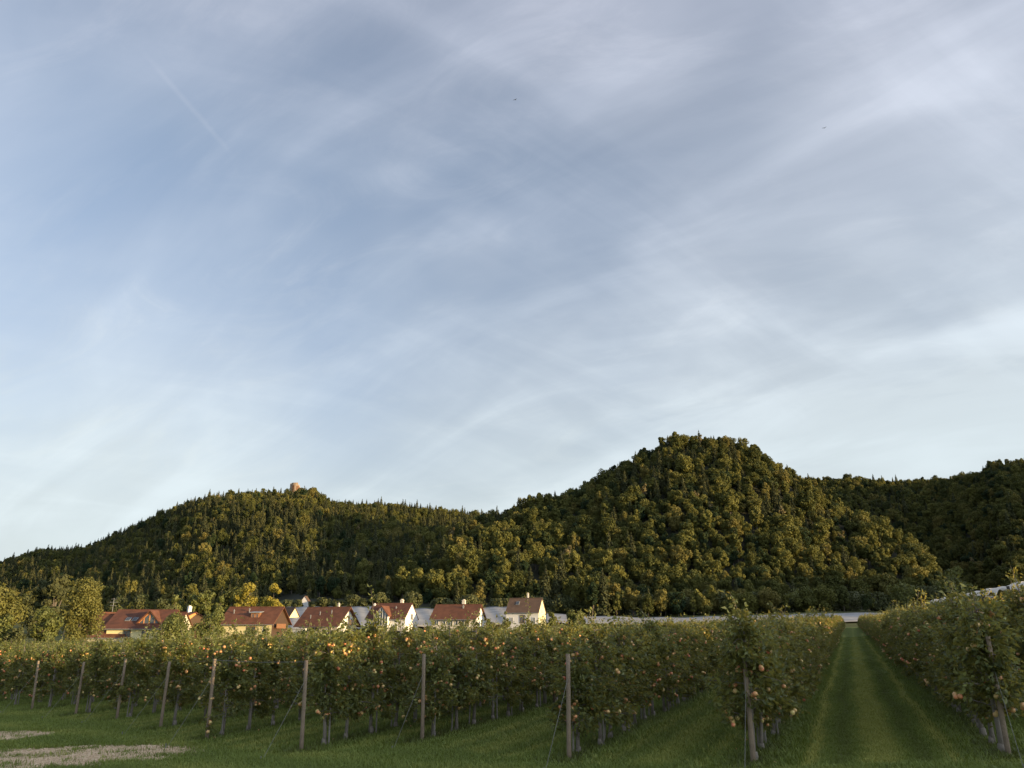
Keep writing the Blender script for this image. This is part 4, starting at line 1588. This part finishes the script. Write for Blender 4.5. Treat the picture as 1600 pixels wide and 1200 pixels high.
chimney(ro, 2.2, .8, 6.2, 7.9, .4, 'wall_cream')

# long yellow house
h, ro = house('long pale yellow house with red roof and flat topped dormer', 398, 190, 12.4, 9.0, 3.2, 6.6, -8, 'wall_yellow', 'roof_red', over=.7, side_over=.7, sink=-.6)
gb = MB()
gb.prism_x([(-4.5, -1), (4.5, -1), (4.5, 3.17), (0, 6.5), (-4.5, 3.17)], 6.2 + .002, 6.24)
gb.build('gable_wall', M['shade_timber'], h)
do = MB()
do.box(.2, 2.3, -3.2, .0, 3.6, 5.35)
dd = do.build('dormer', M['timber'], ro)
db = MB()
db.prism_x([(-3.6, 5.36), (1.0, 5.9), (1.0, 6.02), (-3.6, 5.52)], -.1, 2.6)
db.build('dormer_roof', M['metal_grey'], dd)
window(dd, .75, 4.7, .85, 1.0, -3.2, 'frame_wood')
window(dd, 1.75, 4.7, .85, 1.0, -3.2, 'frame_wood')
window(h, 1.2, 1.4, 2.2, 1.9, -4.5, 'timber')
window(h, 4.5, 1.6, .9, 1.6, -4.5)
bl = MB()
bl.box(6.245, 7.0, -3.6, 1.5, 1.9, 2.05)
bl.box(6.9, 6.98, -3.6, 1.5, 2.053, 2.95)
bl.build('balcony', M['timber'], h)
for x, y in ((-4.6, -2.0), (-1.0, -1.6)):
    chimney(ro, x, y, 4.4, 3.2 + (y + 4.5) * .755 + .8, .16, 'metal_grey')

# brown roofed farmhouse group on the left
h, ro = house('yellow farmhouse with broad brown red roof, glazed gable and skylights', 228, 172, 11.6, 10.5, 2.9, 6.2, 2, 'wall_yellow', 'roof_dark', over=.8, side_over=.6, sink=-.9)
cg = MB()
gx0, gx1, gm, ge, gt = .1, 4.5, 2.3, 3.7, 6.0
cg.prism_y([(gx0, 3.0), (gx1, 3.0), (gx1, ge), (gm, gt), (gx0, ge)], -4.4, 1.0)
co = cg.build('cross_gable', M['frame_wood'], ro)
gl = MB()
gl.prism_y([(gx0 + .35, 3.3), (gx1 - .35, 3.3), (gx1 - .35, ge + .05), (gm, gt - .42), (gx0 + .35, ge + .05)], -4.46, -4.38)
gl.build('pane', M['glass'], co)
mu = MB()
for x in (1.2, 2.3, 3.4):
    mu.box(x - .1, x + .1, -4.54, -4.465, 3.3, 5.5 - abs(x - gm) * .9)
mu.build('mullion', M['frame_wood'], co)
br = MB()
for a, b in ((gx0 - .5, gm), (gx1 + .5, gm)):
    za = ge - .5 * (gt - ge) / 2.2
    br.prism_y([(a, za), (b, gt), (b, gt + .25), (a, za + .2)], -4.9, 1.2)
br.build('gable_roof', M['roof_red'], co)
skylight(ro, -2.6, -3.2, 10.5, 2.9, 6.2, 1.0, 1.3)
skylight(ro, -1.2, -3.2, 10.5, 2.9, 6.2, 1.0, 1.3)
window(h, -1.6, 1.5, 1.5, 1.3, -5.25, 'timber')
window(h, 2.2, 1.5, 1.6, 1.4, -5.25, 'timber')
h, ro = house('low side wing with wide brown red roof left of the farmhouse', 180, 171.4, 8.0, 10.0, 2.2, 6.3, 2, 'wall_cream', 'roof_red', over=.7, side_over=.4, name='house_wing')
skylight(ro, 1.6, -1.8, 9.5, 1.6, 5.6, .5, 1.4)
h, ro = house('small dark timber gabled house under the aerial mast', 166, 176, 5.0, 6.0, 4.6, 6.6, 62, 'timber', 'roof_red', over=.5, side_over=.5)
window(h, 0, 4.3, 1.1, 1.0, -3.0)
mast = thing('aerial_mast', 'thin television aerial mast on the small dark gabled house', 'aerial', at(171, 178))
zb = 6.0
MB().tube([(0, 0, 0), (0, 0, 9.8)], [.05, .04], 6).build('pole', M['metal_grey'], mast)
for zz, ww in ((9.6, .9), (8.9, 1.3), (8.2, 1.0)):
    a = MB().tube([(-ww * .6, 0, zz), (ww * .6, 0, zz)], [.035, .035], 5)
    for q in np.linspace(-.55, .55, 5):
        a.tube([(ww * q, -.35, zz), (ww * q, .35, zz)], [.025, .025], 4)
    a.build('antenna', M['metal_grey'], mast)
h, ro = house('house with brown red roof mostly hidden by the tall leafy tree', 262, 186, 7.5, 8, 3.0, 6.3, -4, 'wall_cream', 'roof_dark')
h, ro = house('small orange house with white chimney peak behind the leafy tree', 294, 196, 4.6, 6.0, 4.9, 6.2, -40, 'wall_orange', 'roof_red')
window(h, 0, 3.2, .9, 1.1, -3.0)
chimney(ro, -.6, 0, 5.8, 7.6, .8, 'wall_white')
for k, (px, Y, w, hh) in enumerate(((188, 225, 8, 7.0), (225, 232, 13, 8.0))):
    p = at(px, Y)
    s_ = thing('flat_roof_hall', ['low white flat roofed hall behind the farmhouse, left one', 'long pale flat roofed hall behind the farmhouse, right one'][k], 'hall', p, R(-6))
    MB().box(-w / 2, w / 2, -4, 4, -1, hh - 3.9).build('wall', M['wall_cream'], s_)
    MB().prism_x([(-4.4, hh - 3.89), (4.4, hh - 3.0), (4.4, hh - 2.8), (-4.4, hh - 3.7)], -w / 2 - .3, w / 2 + .3).build('roof', M['pale_roof'], s_)
# tiny buildings further back
h, ro = house('tiny white chapel with pointed gable at the hill foot', 474, 335, 2.6, 3.4, 2.6, 4.8, 82, 'wall_white', 'roof_brown', over=.1, side_over=.1, name='chapel')
window(h, .2, 2.4, .6, .8, 1.3, axis='gable')
h, ro = house('tiny hut with brown pyramid roof beyond the long red roof', 450, 262, 4.5, 4.0, 1.6, 4.2, -30, 'wall_yellow', 'roof_brown', over=.5, side_over=.3, name='hut')
for k, (px, Y) in enumerate(((500, 268), (518, 270))):
    h, ro = house(['low pale barn roof peeping over the red roof, left of two', 'low pale barn roof peeping over the red roof, right of two'][k], px, Y, 6.0, 4, 1.9, 2.7, -10, 'wall_white', 'pale_roof', name='barn')

# ------------------------------------------------------------------ crop netting on the slope behind the houses
def netting(label, corners, hgt, n=60, m2=24, ribs=1.0):
    """corners: near left, near right, far left, far right as (px, distance)"""
    nl, nr_, fl, fr_ = [at(*c_) for c_ in corners]
    nl, nr_, fl, fr_ = map(Vector, (nl, nr_, fl, fr_))
    v = []
    for a in range(n):
        u = a / (n - 1)
        for b in range(m2):
            w = b / (m2 - 1)
            q = nl.lerp(nr_, u).lerp(fl.lerp(fr_, u), w)
            z = float(gz(q.x, q.y)) + hgt + ribs * .35 * abs(math.sin(w * math.pi * (m2 - 1) / 2)) + .12 * math.sin(u * 47 + w * 5)
            v.append((q.x, q.y, z))
    i = np.arange(n * m2).reshape(n, m2)
    f = np.stack([i[:-1, :-1], i[1:, :-1], i[1:, 1:], i[:-1, 1:]], -1).reshape(-1, 4)
    root = thing('crop_netting', label, 'netting', (0, 0, 0))
    o = link('net_sheet', arr_mesh('net_sheet', v, [(f, 0)], [M['netting']], smooth=False), root)
    sd = o.modifiers.new('thickness', 'SOLIDIFY')
    sd.thickness = 0.03
    p = MB()
    for a in range(0, n, 4):
        x, y, z = v[a * m2]
        p.tube([(x, y, z - hgt - .5), (x, y, z)], [.06, .06], 5)
    p.build('support_poles', M['post'], root)


netting('grey netting sheet on the slope between the red roofed houses', ((430, 215), (590, 215), (440, 318), (600, 318)), 1.2)
netting('grey netting strip behind the white gabled houses', ((592, 222), (800, 222), (592, 306), (800, 306)), 1.0)
netting('long pale netting strip in front of the middle hill', ((850, 235), (1440, 215), (850, 285), (1440, 262)), 0.35, 90, 20)

# ------------------------------------------------------------------ ruined tower on the crest
def tower():
    Y = 872
    x = (464 - 800) / 1260.0 * Y * 1.055
    zb = float(hz(np.array(x), np.array(float(Y)))[0])
    zt = EYE + Y * float(kf(756))
    t = thing('ruined_tower', 'sunlit stump of a ruined castle tower on the left hill crest', 'tower', (x, Y, zb))
    m = MB()
    hh = zt - zb
    n = 20
    rad = 8.2
    pts = []
    for ring, (r_, z0) in enumerate(((rad, -3), (rad, None), (rad * .72, None), (rad * .72, hh * .6))):
        for k in range(n):
            a = 2 * math.pi * k / n
            z = z0 if z0 is not None else hh * (1.0 - .07 * (k % 5 == 2) - .10 * (k % 7 == 3) - .26 * (math.cos(a - .2) > .35))
            pts.append((r_ * math.cos(a), r_ * math.sin(a), z))
    fc = []
    for ring in range(3):
        for k in range(n):
            a, b = ring * n + k, ring * n + (k + 1) % n
            fc.append((a, b, b + n, a + n))
    fc.append(tuple(3 * n + k for k in range(n)))
    m.poly(pts, fc)
    m.build('tower_wall', M['stone'], t)
    for a0, z0, z1 in ((-1.9, hh * .55, hh * .86), (-1.25, hh * .60, hh * .82), (-.6, hh * .5, hh * .7)):
        o = MB()
        w = .16
        ring = [(a0 - w, z0), (a0 + w, z0), (a0 + w, z1), (a0 + w * .5, z1 + .7), (a0 - w * .5, z1 + .7), (a0 - w, z1)]
        pts = [(r_ * math.cos(a), r_ * math.sin(a), z) for r_ in (rad - .5, rad + .12) for a, z in ring]
        k = len(ring)
        o.poly(pts, [tuple(range(k, 2 * k))] + [(i, (i + 1) % k, k + (i + 1) % k, k + i) for i in range(k)])
        o.build('window', M['timber'], t)


tower()

# ------------------------------------------------------------------ birds
def bird(px, py, Y, label, s=.3):
    z = EYE + Y * float(kf(py))
    d = Y * C_ + (z - EYE) * S_
    x = (px - 800) / 1200.0 * d
    b = thing('bird', label, 'bird', (x, Y, z), 1.0)
    v = [(-.5, 0, 0), (-.25, .1, .05), (.2, .12, .06), (.5, 0, .03), (.2, -.12, .06), (-.25, -.1, .05), (0, 0, -.1), (0.1, 0, .12)]
    f = [(0, 1, 6), (1, 2, 6), (2, 3, 6), (3, 4, 6), (4, 5, 6), (5, 0, 6), (0, 7, 1), (1, 7, 2), (2, 7, 3), (3, 7, 4), (4, 7, 5), (5, 7, 0)]
    MB().poly([(a * s, b_ * s, c_ * s) for a, b_, c_ in v], f).build('body', M['bird'], b, True)
    for sg in (-1, 1):
        w = [(.2, 0, .06), (-.15, 0, .06), (-.1, sg * .55, .28), (.12, sg * .5, .26), (-.25, sg * 1.1, .16)]
        m = MB().poly([(a * s, b_ * s, c_ * s) for a, b_, c_ in w] + [(a * s, b_ * s, c_ * s - .02) for a, b_, c_ in w],
                      [(0, 1, 2, 3), (3, 2, 4), (5, 8, 7, 6), (8, 9, 7), (0, 3, 8, 5), (1, 6, 7, 2), (3, 4, 9, 8), (2, 7, 9, 4)])
        m.build('wing', M['bird'], b)


# a few apples lying in the grass below the first trees
nfall = 0
for d, ri, t, x, y, z, first in cand[:60]:
    if rg.random() < .45 and nfall < 22:
        a_, q_ = rg.uniform(0, 6.28), rg.uniform(.2, .55)
        xx, yy = x + q_ * math.cos(a_), y + q_ * math.sin(a_)
        r = rg.uniform(.031, .038)
        o = link('fallen_apple', apple_me['apple_red' if rg.random() < .5 else 'apple_gold'], None, (xx, yy, float(gz(xx, yy)) + r * .8 + .01))
        o.scale = (r, r, r)
        o.rotation_euler = (rg.uniform(-1.3, 1.3), rg.uniform(-1.3, 1.3), rg.uniform(0, 6))
        tag(o, 'fallen apple lying in the grass below the nearest trees', 'apple', 'fallen apples in the grass')
        nfall += 1
bird(805, 156, 90, 'tiny dark bird high in the middle of the sky')
bird(1288, 200, 95, 'tiny dark bird in the right part of the sky')

# ------------------------------------------------------------------ grass and stones
def tuft(seed, n=26, h=.10, spread=.10, w=.006):
    nr = np.random.default_rng(seed)
    base = np.stack([nr.normal(0, spread, n), nr.normal(0, spread, n), np.full(n, -.01)], 1)
    a = nr.uniform(0, 6.28, n)
    hh = h * nr.uniform(.4, 1.2, n)
    lean = nr.uniform(.2, .9, n)
    sd = np.stack([-np.sin(a), np.cos(a), np.zeros(n)], 1) * w
    d = np.stack([np.cos(a) * lean, np.sin(a) * lean, np.ones(n)], 1)
    mid = base + d * (hh * .55)[:, None]
    d2 = d.copy()
    d2[:, 2] *= .55
    tip = mid + d2 * (hh * .5)[:, None]
    v = np.stack([base - sd, base + sd, mid + sd * .8, mid - sd * .8, tip], 1).reshape(-1, 3)
    i = np.arange(n) * 5
    q = np.stack([i, i + 1, i + 2, i + 3], 1)
    t = np.stack([i + 3, i + 2, i + 4], 1)
    return arr_mesh('grass_tuft', v, [(q, 0), (t, 0)], [M['grass_blade']], {'tint': np.repeat(nr.random(n), 5)})


def grow_grass():
    nr = np.random.default_rng(17)
    P, S2 = [], []
    N = 420000
    y = 9.5 + 85 * nr.random(N) ** 2.0
    x = y * nr.uniform(-.72, .72, N)
    z = gz(x, y)
    tone, dist, inrow, u = sward(x, y)
    g = px_yard(x, y)[0]
    n = np.sin(x * 1.9 + 1) * np.cos(y * 1.3) + np.sin(x * .7 - y * .9)
    dens = np.where(inrow & (dist < .45), .45, 1.0) * (.75 + .2 * n)
    dens = dens * np.clip(1.12 - g * 1.25 + .25 * np.sin(x * 3.1 + y) * np.cos(y * 4.3), 0.03, 1)
    ok = nr.random(N) < np.clip(dens, 0, 1)
    lane = (row_perp[0] + row_perp[1]) / 2
    e = np.abs(u - lane)
    s = nr.uniform(.55, 1.2, N) * np.where(inrow & (e < 1.35), .55, 1.0) * np.where(inrow & (dist < .6), 1.35, 1.0)
    x, y, z, s, tone = x[ok], y[ok], z[ok], s[ok], np.clip(tone[ok] + nr.normal(0, .07, ok.sum()), 0, 1)
    n = len(x)
    scatter('grass', np.stack([x, y, z], 1), nr.uniform(0, 6.28, n), s, nr.integers(0, 4, n), [tuft(k) for k in range(4)],
            'short green grass covering the headland and the alleys', 'grass', lush=tone)


def stones():
    nr = np.random.default_rng(4)
    N = 60000
    y = 11 + 12 * nr.random(N)
    x = y * nr.uniform(-.72, -.25, N)
    g = px_yard(x, y)[0]
    ok = nr.random(N) < np.clip(g - .25, 0, 1) * .5
    x, y = x[ok], y[ok]
    me = []
    for k in range(3):
        b = MB()
        pts = [(math.cos(a) * r_ * nr.uniform(.7, 1.2), math.sin(a) * r_ * nr.uniform(.7, 1.2), z_) for z_, r_ in ((-.2, .8), (.25, .9), (.55, .5)) for a in np.linspace(0, 2 * math.pi, 7)[:-1]]
        fc = [(r_ * 6 + k2, r_ * 6 + (k2 + 1) % 6, (r_ + 1) * 6 + (k2 + 1) % 6, (r_ + 1) * 6 + k2) for r_ in range(2) for k2 in range(6)] + [tuple(range(12, 18))]
        b.poly(pts, fc)
        me.append(b.mesh('pebble', STONE))
    n = len(x)
    scatter('gravel', np.stack([x, y, gz(x, y)], 1), nr.uniform(0, 6.28, n), nr.uniform(.008, .035, n), nr.integers(0, 3, n), me, 'loose pale gravel in the lower left corner', 'gravel')


STONE = plain('pale_gravel_stone', (0.55, 0.42, 0.28), 0.9, 0.25, 2.0)
grow_grass()
stones()
